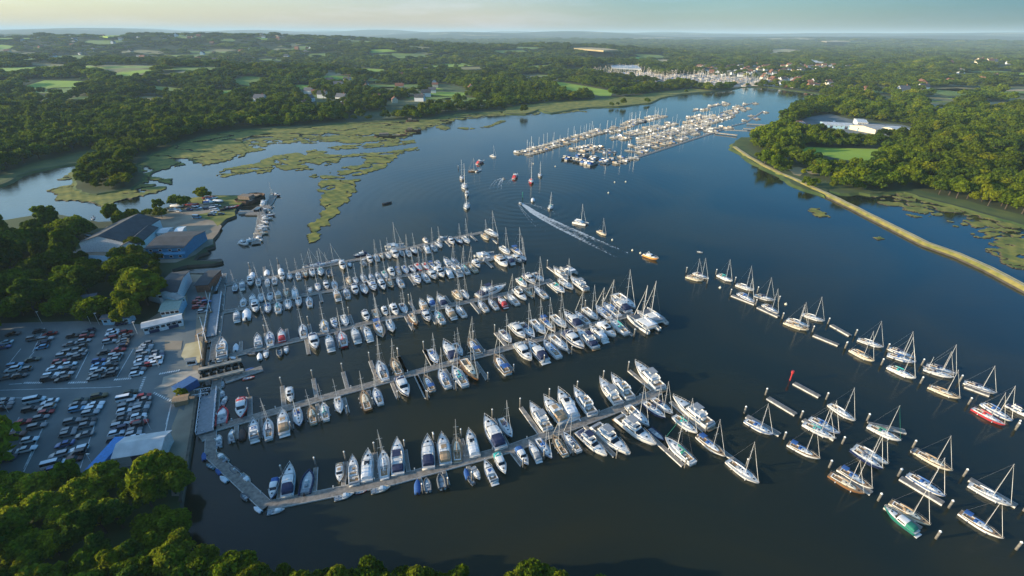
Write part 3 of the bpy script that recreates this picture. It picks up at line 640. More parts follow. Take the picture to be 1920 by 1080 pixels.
def small(name, L=5.5, hull='white', cover=None, outboard=True, console=True, tubes=None, cuddy=False):
    B = L*.37; root = empty('small_boat'); kw = dict(stern_w=.9, full=.5, power=2.2)
    fb, fs = .78, .55
    hull_mesh(L, B, fb, fs, rake=.5, n=8, **kw).build('hull', [HULLC[hull], BOOT, HULLC[hull]], root, smooth=True)
    if tubes:
        mb = MB(); secs = []
        prev = None
        pts = [(x, hb) for x, hb, _, _ in hull_secs(L, B, fb, fs, n=8, **kw)]
        for sy in (1, -1):
            for a, b in zip(pts[:-1], pts[1:]): mb.tube((a[0], sy*a[1], .6), (b[0], sy*b[1], .6+.03), .24, n=7)
        mb.build('inflatable_tube', {'grey': RUB, 'navy': CAN['navy'], 'white': CAN['white'], 'red': CAN['red'], 'blue': CAN['blue']}[tubes], root, smooth=True)
    if cover:
        mb = MB(); secs = []
        for x, hb, _, zd in hull_secs(L*.97, B, fb, fs, n=8, **kw): secs.append([(x, hb*math.cos(a)*.99, zd+(.42*(hb/(B/2)))*math.sin(a)) for a in [math.pi*k/6 for k in range(7)]])
        mb.loft(secs); mb.build('boat_cover', CAN[cover], root, smooth=True)
    else:
        deck_mesh(L, B, fb, fs, inset=.2, dz=-.22, **kw).build('floor', GELD, root)
        mb = MB(); mb.box(-L*.42, -L*.28, -B*.36, B*.36, .3, .68, 1)
        if console: mb.box(-L*.05, L*.05, -.35, .35, .3, 1.15, 0, tx=.3, ty=.1).box(-L*.2, -L*.12, -.35, .35, .3, .85, 1)
        else: mb.box(-.15, .15, -B*.4, B*.4, .35, .55, 1).box(L*.22, L*.27, -B*.28, B*.28, .4, .6, 1)
        mb.build('seat', [GEL, CAN['grey']], root)
    if cuddy:
        c = cabin_mesh([(-L*.02, B*.38, .75, fs-.05), (L*.12, B*.36, .7, fs-.05), (L*.27, B*.22, .3, fs+.05)], fs).build('cuddy', GEL, root)
        MB().add([(L*.13, -B*.24, fs+.62), (L*.23, -B*.2, fs+.40), (L*.23, B*.2, fs+.40), (L*.13, B*.24, fs+.62)], [(0, 1, 2, 3)]).build('windscreen', GLS, c)
    if outboard:
        mb = MB(); mb.box(-L*.5-.5, -L*.5-.02, -.2, .2, .55, 1.15, tx=.25, ty=.2).box(-L*.5-.35, -L*.5-.12, -.08, .08, -.3, .6); mb.build('outboard', BLK, root)
    PROTO[name] = (root, L); return root
def cat(name, L=12, mast=True, canopy='white', big=False):
    B = L*.56; root = empty('catamaran')
    for sy in (1, -1):
        h = hull_mesh(L, L*.16, 1.5, 1.2, rake=.3, stern_w=.6, full=.4).build('hull', [GEL, BOOT, GEL], root, smooth=True); h.location = (0, sy*(B/2-L*.08), 0)
    MB().box(-L*.38, L*.18, -B/2+L*.08, B/2-L*.08, .75, 1.35).build('bridge_deck', GELD, root)
    MB().add([(L*.18, -B/2+L*.1, 1.2), (L*.40, -B/2+L*.1, 1.35), (L*.40, B/2-L*.1, 1.35), (L*.18, B/2-L*.1, 1.2)], [(0, 1, 2, 3)]).tube((L*.40, -B/2+L*.08, 1.3), (L*.40, B/2-L*.08, 1.3), .09).build('trampoline', RUB, root)
    c = cabin_mesh([(-L*.22, B*.36, 1.1, 1.3), (0, B*.36, 1.1, 1.3), (L*.12, B*.28, .55, 1.3), (L*.17, B*.2, .1, 1.3)], 1.3, top=.82).build('cabin', GEL, root)
    mb = MB()
    for sy in (1, -1): mb.add([(-L*.2, sy*(B*.365), 1.65), (L*.02, sy*(B*.365), 1.65), (L*.0, sy*(B*.35), 2.15), (-L*.2, sy*(B*.355), 2.15)], [(0, 1, 2, 3) if sy < 0 else (3, 2, 1, 0)])
    mb.add([(L*.125, -B*.25, 1.62), (L*.125, B*.25, 1.62), (L*.03, B*.29, 2.25), (L*.03, -B*.29, 2.25)], [(0, 1, 2, 3)]); build_each(mb, 'window', GLS, c)
    MB().box(-L*.40, -L*.20, -B*.34, B*.34, 2.5, 2.58, tx=.06, ty=.06).tube((-L*.39, -B*.3, 1.3), (-L*.39, -B*.3, 2.5), .04).tube((-L*.39, B*.3, 1.3), (-L*.39, B*.3, 2.5), .04).build('bimini', CAN[canopy], root)
    if mast:
        Hm = L*1.3; ms = MB().tube((L*.05, 0, 2.2), (L*.04, 0, Hm), .14, .09).build('mast', ALU, root)
        MB().tube((L*.045, -.9, Hm*.6), (L*.045, .9, Hm*.6), .045, n=4).build('spreader', ALU, ms)
        b_ = MB().tube((0, 0, 3.0), (-L*.36, 0, 3.05), .10).build('boom', ALU, root)
        MB().tube((-.1, 0, 3.25), (-L*.34, 0, 3.22), .26, .14, n=7).build('sail_cover', CAN['white'], b_)
        MB().tube((L*.40, 0, 1.4), (L*.05, 0, Hm*.92), .09, .03).build('furled_jib', SAILC, root)
        MB().tube((-L*.1, B*.45, 1.3), (L*.045, 0, Hm*.92), .016, n=3).tube((-L*.1, -B*.45, 1.3), (L*.045, 0, Hm*.92), .016, n=3).build('rigging', WIRE, root)
    else:
        zf = 2.4; f = MB().box(-L*.18, 0, -B*.25, B*.25, zf, zf+.5, tx=.08, ty=.08).build('flybridge', GEL, root)
        MB().box(-L*.15, -L*.04, -B*.2, B*.2, zf+.5, zf+.56).build('seat', CAN['grey'], f)
    PROTO[name] = (root, L); return root
sail('s_navy', 10.5, stripe='navy'); sail('s_blue', 9.5, cover='blue', canopy='blue', stripe='blue'); sail('s_cream', 11, hull='cream', cover='tan', canopy='tan', teak=True); sail('s_white', 12, cover='white', canopy='grey', stripe='grey')
sail('s_teal', 9.5, cover='teal', canopy='teal'); sail('s_green', 11.5, cover='green', canopy='green', genoa='green'); sail('s_wood', 11, hull='wood', cover='tan', canopy=None, teak=True, genoa='white')
sail('s_red', 12, hull='red', cover='red', canopy='red', genoa='white'); sail('s_ketch', 12, cover='navy', canopy='navy', ketch=True); sail('s_yellow', 9.5, cover='yellow', canopy='grey')
sail('s_black', 10.5, hull='navy', cover='navy', canopy='grey'); sail('s_bim', 12.5, cover='blue', canopy='blue', bimini=True, teak=True)
motor('m_navy', 9.5, canopy='navy'); motor('m_white', 9, canopy='white', sun=True, glassroof=True); motor('m_open', 8.5, cabin=False, aft='open', canopy='blue', arch=True)
motor('m_fly', 12, fly=True, aft='open', canopy='tan'); motor('m_big', 15.5, fly=True, aft='open', canopy='grey'); motor('m_bigb', 15, fly=True, aft='canopy', canopy='navy'); motor('m_tan', 10.5, canopy='tan', sun=True)
motor('m_teal', 9, canopy='teal'); motor('m_green', 10.5, canopy='green', hull='green', arch=False); motor('m_dark', 10, hull='navy', canopy='navy'); motor('m_grey', 9.5, canopy='grey'); motor('m_work', 9.5, hull='orange', canopy=None, aft='open', cabin=True); motor('m_red', 9, canopy='red', hull='red'); motor('m_blue', 8, canopy='blue', arch=False)
small('c_white', 5.2); small('c_blue', 5.5, hull='blue', cover='blue'); small('c_grey', 5.5, tubes='grey'); small('c_cuddy', 6.3, cuddy=True); small('c_navy', 7.2, hull='navy', tubes='navy'); small('c_cover', 5.5, cover='white')
small('c_red', 5.5, hull='red', console=False); small('c_tan', 6, hull='cream', cuddy=True); small('c_dinghy', 3.2, console=False, outboard=False); small('c_tender', 3.6, tubes='grey', console=False); small('c_dark', 6.5, hull='dark', cover='black'); small('c_redt', 8.5, tubes='red', cuddy=True)
cat('k_sail', 12); cat('k_big', 13.5, canopy='grey'); cat('k_motor', 12, mast=False)
# simple versions for the boats far up the river
MGEL = mat('dimmed_gelcoat', (.29, .29, .27), .4, var=.25)  # gelcoat and deck greyed down: shade among the packed boats put into the colour
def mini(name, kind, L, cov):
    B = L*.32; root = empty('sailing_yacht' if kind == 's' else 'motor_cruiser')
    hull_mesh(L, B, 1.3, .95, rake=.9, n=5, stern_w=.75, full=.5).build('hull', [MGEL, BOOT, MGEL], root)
    deck_mesh(L, B, 1.3, .95, n=5, stern_w=.75, full=.5).build('deck', mat('dimmed_deck', (.20, .20, .20), .7, var=.3), root)
    if kind == 's':
        MB().box(-L*.12, L*.2, -B*.26, B*.26, .9, 1.4, tx=.2, ty=.3).box(-L*.42, -L*.14, -B*.22, B*.22, .9, .96, 1).build('cabin', [MGEL, CAN[cov]], root)
        MB().tube((L*.07, 0, 1), (L*.06, 0, L*1.2), .11, .09, n=4).build('mast', ALU, root)
        MB().tube((L*.05, 0, 2.3), (-L*.3, 0, 2.2), .22, .14, n=5).build('boom', CAN[cov], root)
    else:
        MB().box(-L*.2, L*.14, -B*.37, B*.37, .95, 2.3, tx=.22, ty=.18).build('superstructure', MGEL, root)
        MB().box(-L*.45, -L*.2, -B*.36, B*.36, .95, 2.0, tx=.1, ty=.2).build('cockpit_canopy', CAN[cov], root)
        MB().box(-L*.19, L*.16, -B*.38, B*.38, 1.45, 1.95, tx=.16, ty=.1).build('window', GLS, root)
    PROTO[name] = (root, L)
for c in ('navy', 'blue', 'white', 'tan'): mini('fs_'+c, 's', 10.5, c); mini('fm_'+c, 'm', 10, c)
for r_, _ in PROTO.values(): KIDS_ROOT = r_
bpy.context.view_layer.update()
def reg_all(o):
    KIDS[o.name] = list(o.children)
    for c in o.children: reg_all(c)
for r_, _ in PROTO.values(): reg_all(r_)
USED = set(); BOATS = []; COUNT = {'sailing_yacht': 0, 'motor_cruiser': 0, 'small_boat': 0, 'catamaran': 0}
def place(proto, x, y, ang, L=None, z=0.0):
    root, L0 = PROTO[proto]
    if proto in USED: o = copy_tree(root)
    else: o = root; USED.add(proto)
    s = (L/L0) if L else 1.0
    o.location = (x, y, z); o.rotation_euler = (R(random.uniform(-1, 1)), 0, ang); o.scale = (s, s, (s if L0 < 9 else s**.8)*(random.uniform(.90, 1.10) if root.name.startswith('sail') else 1))
    COUNT[root.name.split('.')[0]] += 1
    return o
LOOK = {'s_navy': 'white sailing yacht with navy cover', 's_blue': 'white sailing yacht with blue cover', 's_cream': 'cream sailing yacht with teak decks', 's_white': 'white sailing yacht with pale cover', 's_teal': 'white sailing yacht with teal cover',
 's_green': 'yacht with green furled sail', 's_wood': 'wooden decked brown sailing yacht', 's_red': 'red hulled sailing yacht', 's_ketch': 'white two-masted yacht', 's_yellow': 'white yacht with yellow cover', 's_black': 'dark hulled sailing yacht', 's_bim': 'long white yacht with blue bimini',
 'm_navy': 'white motor cruiser with navy canopy', 'm_white': 'white motor cruiser with white canopy', 'm_open': 'white open sports cruiser', 'm_fly': 'white flybridge motor cruiser', 'm_big': 'large white flybridge motor yacht', 'm_bigb': 'large white motor yacht with navy canopy', 'm_tan': 'white motor cruiser with tan canopy',
 'm_teal': 'white motor cruiser with teal canopy', 'm_green': 'green hulled motor boat, green canopy', 'm_dark': 'dark hulled motor cruiser', 'm_grey': 'white motor cruiser with grey canopy', 'm_red': 'red hulled motor boat', 'm_work': 'orange hulled work boat with white wheelhouse', 'm_blue': 'small white motor boat with blue canopy',
 'c_white': 'small white open boat with outboard', 'c_blue': 'small boat under bright blue cover', 'c_grey': 'grey inflatable boat with outboard', 'c_cuddy': 'small white cuddy boat', 'c_navy': 'long navy inflatable boat', 'c_cover': 'small boat under white cover', 'c_red': 'small red open boat', 'c_tan': 'small cream cuddy boat',
 'c_dinghy': 'tiny white dinghy', 'c_tender': 'tiny grey tender', 'c_dark': 'small dark covered boat', 'c_redt': 'white cabin boat with red collar', 'k_sail': 'white sailing catamaran', 'k_big': 'large white catamaran', 'k_motor': 'wide white motor catamaran'}
CATN = {'s': 'sailing yacht', 'm': 'motor boat', 'c': 'small boat', 'k': 'catamaran'}
AX = R(116.0)                                 # the berths of the marina lie along this bearing
SPICE = {'s': ['s_navy', 's_navy', 's_blue', 's_white', 's_white', 's_navy', 's_cream', 's_ketch', 's_teal', 's_black', 's_blue', 's_bim', 's_white'], 'm': ['m_navy', 'm_white', 'm_open', 'm_grey', 'm_tan', 'm_white', 'm_navy', 'm_blue', 'm_fly', 'm_grey']}
def put_pairs(group, where, order, text, snap=None, off=0):
    """lines: crop bow_u bow_v stern_u stern_v model"""
    lst = []
    for ln in text.strip().split('\n'):
        for it in ln.split(';'):
            it = it.split()
            if not it: continue
            c, a, b, d, e, mdl = it; A, Bp = PC(c, float(a), float(b), .8), PC(c, float(d), float(e), .8)
            v = A-Bp; L = v.length; ang = math.atan2(v.y, v.x)
            if mdl in SPICE: mdl = SPICE[mdl][(len(lst)*5+3) % len(SPICE[mdl])]
            lo, hi = {'s': (8, 14), 'm': (6.5, 18), 'c': (2.8, 9), 'k': (9, 15)}[mdl[0]]
            if snap: ang = AX+(0 if math.cos(ang-AX) > 0 else math.pi)
            m_ = (A+Bp)/2; o = place(mdl, m_.x, m_.y, ang+random.uniform(-.035, .035), min(hi, max(lo, L*1.02)))
            lst.append((m_, mdl, o))
    name_row(group, where, order, lst)
def name_row(group, where, order, lst):
    key = {'x': lambda t: t[0].x, 'y': lambda t: -t[0].y}[order]
    lst.sort(key=key); cnt = {}
    for m_, mdl, o in lst:
        k = (mdl,); cnt[k] = cnt.get(k, 0)+1
    seen = {}
    for m_, mdl, o in lst:
        k = (mdl,); seen[k] = seen.get(k, 0)+1
        lab = LOOK[mdl]+', '+('' if cnt[k] == 1 else ordw(seen[k])+(' from left, ' if order == 'x' else ' from top, '))+where
        tag(o, lab, CATN[mdl[0]], group)
def put_row(group, where, text, order='x'):
    """lines: crop u v model length sign(+ bow up, - bow down)"""
    lst = []
    for it in text.replace('\n', ';').split(';'):
        it = it.split()
        if not it: continue
        c, u, v, mdl, L, sg = it; p = PC(c, float(u), float(v), 1.3)
        if mdl in SPICE: mdl = SPICE[mdl][(len(lst)*5+int(float(u))) % len(SPICE[mdl])]
        o = place(mdl, p.x, p.y, AX+(0 if sg == '+' else math.pi)+random.uniform(-.03, .03), float(L)); lst.append((p, mdl, o))
    name_row(group, where, order, lst)
# ------------------------------------------------------------------ the boats of the near marina
g = 'boats in the near marina'
put_pairs(g, 'nearest pontoon, upper side', 'x', '''
A 472 942 500 815 m_blue;A 585 740 570 925 m_navy;A 700 762 668 908 c_navy;A 880 835 880 728 m_tan;A 955 690 970 855 m_fly;A 1048 660 1045 835 m_white;A 1140 650 1145 820 s_white;A 1225 588 1225 795 m_bigb
G 275 455 290 715 m_navy;G 400 432 430 680 m_tan;G 515 440 535 655 s_cream;G 630 400 675 615 m_white;G 765 290 895 550 m_navy;G 990 455 895 290 s_navy;G 1145 165 1290 390 m_big;G 1260 120 1430 330 m_tan;G 1375 65 1520 290 m_white
H 460 280 610 475 m_fly;H 655 205 800 390 m_big;H 745 180 890 355 m_fly;H 920 85 1120 280 m_big''')
put_pairs(g, 'nearest pontoon, lower side', 'x', '''
A 550 990 445 1015 c_cuddy;A 960 900 845 930 c_cuddy;A 1040 878 975 892 c_red;A 1180 858 1065 890 c_tan;G 190 795 190 915 c_blue;G 265 785 285 900 c_grey;G 385 755 405 880 c_tender;G 595 700 615 790 c_blue;G 635 795 650 815 c_tender;G 720 800 655 690 c_cuddy
G 760 650 840 825 m_open;G 940 765 855 585 m_teal;G 1125 690 1035 535 m_blue;G 1135 490 1215 640 m_grey;G 1310 605 1220 480 s_blue;H 305 620 405 775 s_cream;H 395 610 495 735 s_navy;H 710 785 500 595 m_bigb;H 885 775 615 555 m_big;H 1075 705 795 490 m_big''')
put_pairs(g, 'long fingers at river end', 'x', '''
H 1025 560 870 400 s_white;H 1150 495 990 375 s_black;H 1205 465 1060 345 s_navy;H 1140 655 1035 565 c_navy;H 1150 645 1360 835 s_green;H 1205 345 1490 560 m_big;H 1390 610 1215 480 s_teal;H 1600 780 1395 625 s_bim;H 1850 985 1620 810 s_white''')
put_pairs('small craft moored along the walkway', 'lower shore walkway', 'y', '''
A 183 235 180 265 c_dinghy;A 176 285 182 325 c_cuddy;A 205 320 175 375 c_cuddy;A 183 385 172 492 c_redt;A 160 550 155 625 c_cuddy;A 145 660 205 710 c_tan;A 225 740 270 775 c_grey;A 345 835 290 785 c_tan
A 65 655 70 700 c_blue;A 90 730 120 745 c_dinghy;A 140 755 165 780 c_blue;A 165 795 205 830 c_cover;A 295 905 325 932 c_tender;A 370 980 405 1005 c_cover''')
put_pairs(g, 'second pontoon, upper side', 'x', '''
A 298 462 293 345 m_red;A 580 368 588 278 m_white;F 130 620 195 780 s;F 250 590 310 735 s_cream;F 640 635 560 520 s;F 675 465 790 610 m_navy;F 845 570 770 465 s;F 885 425 985 555 s_bim;F 1260 460 1160 355 s_navy
D 108 880 0 760 m_grey;D 185 875 80 745 s;D 290 840 165 720 s_white;D 360 820 255 700 s;D 460 785 340 680 s_white;D 440 660 570 780 m_navy;D 530 650 650 750 s;D 730 715 600 620 s_white;D 710 600 825 705 s;D 770 580 905 690 s_blue;D 830 545 990 650 m_navy;D 1035 625 880 500 s_white
D 1075 640 1290 750 k_big;D 1005 680 1210 810 k_sail''', True)
put_pairs(g, 'second pontoon, lower side', 'x', '''
A 235 520 235 595 c_cuddy;A 315 505 280 585 c_dark;A 370 470 370 585 m_open;A 450 460 460 580 s_navy;A 545 415 545 550 m_tan;A 632 510 632 395 s_blue;A 715 380 715 490 s_cream;A 785 370 795 465 s_teal;A 880 430 870 330 s;A 1020 290 1045 410 s_wood;A 1095 275 1115 375 s_blue;A 1280 340 1240 215 m_navy
F 510 735 600 860 s;F 650 690 720 840 s_blue;F 755 665 870 825 s;F 985 780 835 605 s_wood;F 1115 560 1220 725 s_bim;F 1440 620 1290 480 m_grey;F 1410 460 1530 620 m_navy
D 265 895 400 1035 s_blue;D 470 985 335 850 s;D 610 970 440 830 m_navy;D 540 800 715 950 m_bigb;D 655 780 785 895 m_white;D 880 870 725 755 m_white;D 830 710 960 840 s_teal''', True)
put_row(g, 'third pontoon, upper side', '''
E 165 505 m_fly 12.5 +;E 275 485 c_cover 5 +;E 465 440 m_open 8.5 +;E 565 420 s_blue 10 +;E 665 395 m_red 8.5 +;E 845 355 s_navy 10 +;E 1025 310 s_yellow 9.5 +;E 1110 290 m_open 7.5 -;E 1198 265 s 9 -;E 1378 230 m_navy 8.5 -;E 1460 215 s_cream 9 -
F 188 190 m_white 7 -;F 270 180 m_white 9 -;F 345 160 s 9 -;F 510 140 m_tan 9.5 +;F 572 105 m 8 +;F 662 100 m_navy 9.5 +;F 805 55 s 10 -;F 862 45 s 9 -;D 85 395 s_teal 9.5 -;D 150 370 m_navy 10 -;D 225 350 s 10 -
D 400 315 m_fly 11 +;D 460 410 s_white 11 -;D 560 405 m_big 13 +;D 390 440 s_teal 10.5 -;D 480 290 k_motor 9 +''')
put_pairs(g, 'alongside the third pontoon', 'x', 'C 1205 705 970 790 m_bigb;E 220 575 275 580 c_cover;E 380 545 435 545 c_tender')
put_row(g, 'third pontoon, lower side', '''
E 475 560 c_cover 4.5 +;E 530 540 c_cuddy 5.5 -;E 647 538 c_tender 4.5 -;E 700 505 c_cuddy 5 -;E 940 450 m_navy 11 -;E 1070 450 m_grey 9.5 +;E 1178 420 s_red 10.5 +;E 1288 385 m_grey 9.5 +;E 1390 375 m_white 9 +;F 142 340 s_bim 12 -;F 235 310 s 9.5 -;F 428 255 s_wood 9.5 -;F 540 230 m_navy 9 -
F 645 235 s 10 +;F 735 195 m_tan 9.5 +;F 825 185 s 9.5 +;F 1010 140 s_navy 9.5 +;F 1098 125 s 9 +;F 1175 110 m_red 8 +;F 1265 85 s_white 10 +;F 1330 50 m_fly 11 -;D 145 480 s_cream 8.5 -;D 238 475 s_navy 11 +''')
put_row(g, 'fourth pontoon, upper side', '''
N1 510 970 s 8 +;N1 630 945 m_grey 8.5 +;N1 735 920 s 8 -;N1 850 905 s 8 -;N1 955 890 m_tan 8 +;N1 1055 860 s_cream 8.5 -;N1 1165 855 m 8.5 +;N1 1355 815 c_cuddy 6 -;N2 105 920 s 8 -;N2 215 900 m_navy 7.5 -;N2 315 890 s 8.5 +;N2 500 840 s_cream 8.5 -;N2 585 835 s_black 7.5 -;N2 685 810 s 9 +
N2 785 800 s_blue 8 +;N2 870 785 s 9 +;N2 955 765 s 8.5 -;N2 1045 740 m_white 8.5 -;N2 1130 725 s 8 -;N2 1215 700 s 9 -;N2 1305 690 s 8.5 -;N2 1380 665 s_red 9 -;N2 1475 655 s_red 9 -;N2 1560 650 s 8.5 -;N3 285 765 m_open 7 -;N3 395 750 m_open 9.5 +;N3 490 735 s_navy 9.5 +
N3 1130 590 s_white 11 -;N3 1300 620 s_bim 13 -;N3 1340 680 s_black 10 -''')
put_pairs(g, 'alongside the fourth pontoon', 'x', 'N3 1010 650 755 690 k_motor;N3 1000 700 850 720 m_grey')
put_row(g, 'fourth pontoon, lower side', '''
B 285 945 m_grey 8 +;B 370 930 c_cover 9 +;N1 665 1040 m_white 10 -;N1 820 1050 s_blue 8.5 -;N1 950 1040 s 9 +;N1 1080 1000 s_white 9 -;N1 1210 965 s 8.5 -;N1 1345 965 s_navy 9 +;N2 345 1015 m_tan 9 +;N2 470 1000 s_blue 9 +;N2 580 960 m_navy 9.5 -;N2 695 950 s 10 -;N2 805 910 m_open 10 -
N2 925 900 m_white 9 -;N2 1020 870 s_cream 9.5 -;N2 1145 860 s_navy 9.5 +;N2 1365 825 m_open 10 -;N2 1465 795 s 9.5 +;N2 1560 770 m_grey 9.5 -;N3 305 880 m_white 11 -;N3 405 870 m 9 +;N3 500 840 m_fly 12 +;N3 615 830 s_teal 10 +;N3 710 805 s 10.5 +;N3 770 770 m_white 8.5 -;N3 1085 740 m_tan 13 -;N3 1175 710 m_navy 9.5 +;N3 1280 700 m_grey 9 -''')
put_row(g, 'farthest pontoon, lower side', '''
N1 405 785 s_black 7.5 +;N1 498 760 m_grey 7.5 +;N1 600 720 m_white 8.5 -;N1 700 715 s 7.5 +;N1 815 715 m_open 6.5 +;N1 905 695 s 8 +;N1 1005 655 m_white 7.5 -;N1 1095 645 s 7 -;N1 1205 635 s_navy 8 +;N1 1300 620 s_wood 8 -;N1 1385 600 s 9 -;N1 1490 590 s_teal 9 -;N1 1600 600 c_tender 6 +
N2 420 650 m_white 9 -;N2 505 630 c_cuddy 6 -;N2 685 610 c_grey 6 +;N2 765 575 m_navy 8.5 -;N2 845 545 s 8.5 +;N2 915 530 s_wood 8 -;N2 1000 520 s 8 -;N2 1085 510 m_grey 10.5 -;N2 1165 485 s 7.5 +;N2 1250 485 s_navy 8.5 +;N2 1325 460 s_black 9 -;N2 1480 435 m_white 8.5 +;N2 1570 420 s 8.5 +;N3 290 520 s 9 -;N3 450 480 m_navy 8.5 -;N3 545 470 s 9 -;N3 635 460 s_white 10 -;N3 880 420 s_cream 9.5 -''')
put_pairs(g, 'farthest pontoon, upper side', 'x', '''
N1 1440 510 1310 535 s_navy;N1 1540 500 1450 520 s_blue;N2 350 590 235 620 s_ketch;N2 560 545 730 500 m_dark;N2 1205 400 960 430 k_big;N2 700 560 660 620 c_cuddy;N2 1500 370 1450 320 m_tan;N3 390 435 290 470 m_grey;N3 1045 430 890 345 s_white''')
put_row('grey work floats by the farthest pontoon', 'work float by farthest pontoon', 'N1 625 630 c_cover 6.5 +;N1 810 600 c_cover 6.5 +;N1 985 580 c_cover 6.5 +')
# river moorings, bows down river
put_pairs('yachts on the river moorings', 'outer river moorings', 'x', '''
R1 260 385 125 350 s_cream;R1 300 370 190 320 s_navy;R1 500 390 395 340 s_teal;R1 670 460 565 425 s_white;R1 695 570 560 492 s_blue;R1 850 550 715 512 s_navy;R1 895 660 775 590 s_navy;R1 1150 805 950 732 s_cream;R1 1150 770 985 710 s_white;R1 1270 722 1120 672 s_white
R2 260 525 70 430 s_cream;R2 320 400 155 345 s_white;R2 605 535 390 470 s_blue;R2 560 480 435 430 s_navy;R2 595 665 400 580 s_teal;R2 930 660 695 590 s_ketch;R2 925 625 745 570 s_navy;R2 980 835 740 740 s_cream;R2 1260 785 1065 710 s_navy;R2 1355 1055 1115 930 s_red;R2 1390 1010 1215 905 s_blue;R2 1600 1000 1395 895 m_bigb''')
put_pairs('yachts on the river moorings', 'inner river moorings', 'x', '''
R3 390 600 180 490 s_blue;R3 1090 485 885 350 s_white;R3 925 640 660 510 s_teal;R3 940 590 735 475 s_blue;R3 790 805 540 680 s_bim;R3 1470 655 1215 530 s_green;R3 1310 885 1085 735 s_black;R3 1350 840 1120 710 s_white;R3 1235 1060 965 890 s_bim;R3 1130 1080 920 960 s_wood
R4 835 415 590 285 s_cream;R4 770 615 530 465 s_blue;R4 660 840 390 675 s_cream;R4 325 710 580 910 m_green;R4 1300 690 1000 535 s_white;R4 1230 940 935 755 s_bim;R4 590 245 550 275 c_tender''')
put_pairs('boats out in the river', 'open water between marinas', 'x', '''
W 440 295 400 285 s_white;W 350 330 300 345 m_red;W 290 400 250 400 s_wood;W 330 390 290 405 s_white;W 185 470 185 440 s_navy;W 208 540 200 500 s_white;W 222 592 222 565 m_white;W 220 690 222 645 s_white;W 705 495 703 465 s_red;W 772 445 768 420 s_navy
W 602 432 572 455 m_red;W 488 450 505 458 c_grey;W 840 690 858 655 s_teal;W 1120 800 1030 780 k_sail;W 1265 880 1205 850 s_cream;W 612 632 628 645 c_white;W 717 605 717 628 c_cover''')
put_pairs('boats out in the river', 'open water near the moorings', 'x', 'D 1230 210 1115 165 m_work;R1 215 135 258 140 c_white;X 735 378 718 382 c_dark')
# the jetty of the boatyard
put_pairs('boats rafted along the boatyard jetty', 'boatyard jetty', 'y', '''
J 1620 60 1500 40 m_dark;J 1480 30 1450 70 s_wood;J 1360 160 1300 240 m_white;J 1490 265 1440 275 c_cuddy;J 1420 330 1320 330 m_navy;J 1460 350 1400 370 c_tan;J 1440 420 1370 425 s_black;J 1430 480 1350 480 m_white;J 1380 560 1310 530 s_navy;J 1240 590 1200 640 c_cuddy;J 1340 630 1280 625 s_white;J 1330 690 1260 690 m_grey
J 1310 750 1240 750 s_cream;J 1280 880 1220 850 m_white;J 1200 900 1150 900 c_dark;J 1140 880 1090 890 m_white;J 1040 965 880 920 m_white;J 990 410 900 420 c_dark''')
# ------------------------------------------------------------------ pontoons and fingers: floating, each a thing
def pontoon(name, pts, wd, label, cat_, group, piles=(), z=.45):
    root = empty(name, (pts[0].x, pts[0].y, 0)); off = Vector((pts[0].x, pts[0].y, 0)); mb, me_ = MB(), MB()
    for k, (a, b) in enumerate(zip(pts[:-1], pts[1:])):
        a, b = a-off, b-off; mb.obox(a, b, wd, z-.10, z+k*.004)
        d = (b-a).normalized(); n = Vector((-d.y, d.x, 0))
        for s_ in (1, -1): o_ = n*s_*(wd/2+.06); me_.obox(a+o_, b+o_, .12, -.25, z-.03+k*.004)
    mb.build('walkway', PLANK, root); me_.build('float', PEDGE, root)
    pl = MB()
    nl = max(1, int(sum((b-a).length for a, b in zip(pts[:-1], pts[1:]))/14))
    if wd > 1.6:
        for a, b in zip(pts[:-1], pts[1:]):
            for k in range(max(1, int((b-a).length/9))):
                p = a.lerp(b, (k+.5)/max(1, int((b-a).length/9)))-off; d = (b-a).normalized(); n = Vector((-d.y, d.x, 0))*(wd/2-.2)
                pl.box(p.x+n.x-.12, p.x+n.x+.12, p.y+n.y-.12, p.y+n.y+.12, z, z+.9)
        pl.build('service_post', mat('service_post', (.55, .55, .52), .6), root)
    return tag(root, label, cat_, group)
def pile(p, h=3.6, r=.26, label=None, grp='mooring piles', cap=True, n='mooring_pile', m=None):
    k = (n, h, r)
    if k in PROTO: o = copy_tree(PROTO[k][0])
    else:
        o = empty(n); MB().tube((0, 0, -.9), (0, 0, h), r, n=8).build('shaft', m or PILE, o, smooth=True)
        if cap: MB().tube((0, 0, h), (0, 0, h+.35), r*1.15, .03, n=8).build('cap', PCAP, o)
        bpy.context.view_layer.update(); reg_all(o); PROTO[k] = (o, 1)
    o.location = (p.x, p.y, 0); tag(o, label, 'pile', grp); return o
gp = 'floating pontoons of the near marina'
PN = [('X', [(503,947),(740,899),(960,839),(1080,795.5),(1172,760),(1235,733)], 2.6, 'nearest'), ('X', [(392,805),(631,738),(840,681),(1020,633),(1185,588)], 2.4, 'second'), ('X', [(402,673),(540,640),(720,597),(880,564),(953,549),(1034,524)], 2.4, 'third'),
 ('X', [(413,585),(482,573),(544,557),(624,543),(680,528),(769,514),(880,493),(968,476)], 2.2, 'fourth'), ('X', [(420,533),(513,519),(573,504),(669,486),(780,461),(822,451),(905,435)], 2.2, 'farthest')]
for c, pts, wd, nm in PN: pontoon('pontoon', [PC(c, u, v, .45) for u, v in pts], wd, 'long grey plank pontoon, the %s of the five from the camera' % nm, 'pontoon', gp)
pontoon('walkway_pontoon', [P(419,513,.45), P(412,585,.45), P(400,674,.45)], 2.6, 'upper shore walkway joining the three farther pontoons', 'pontoon', gp)
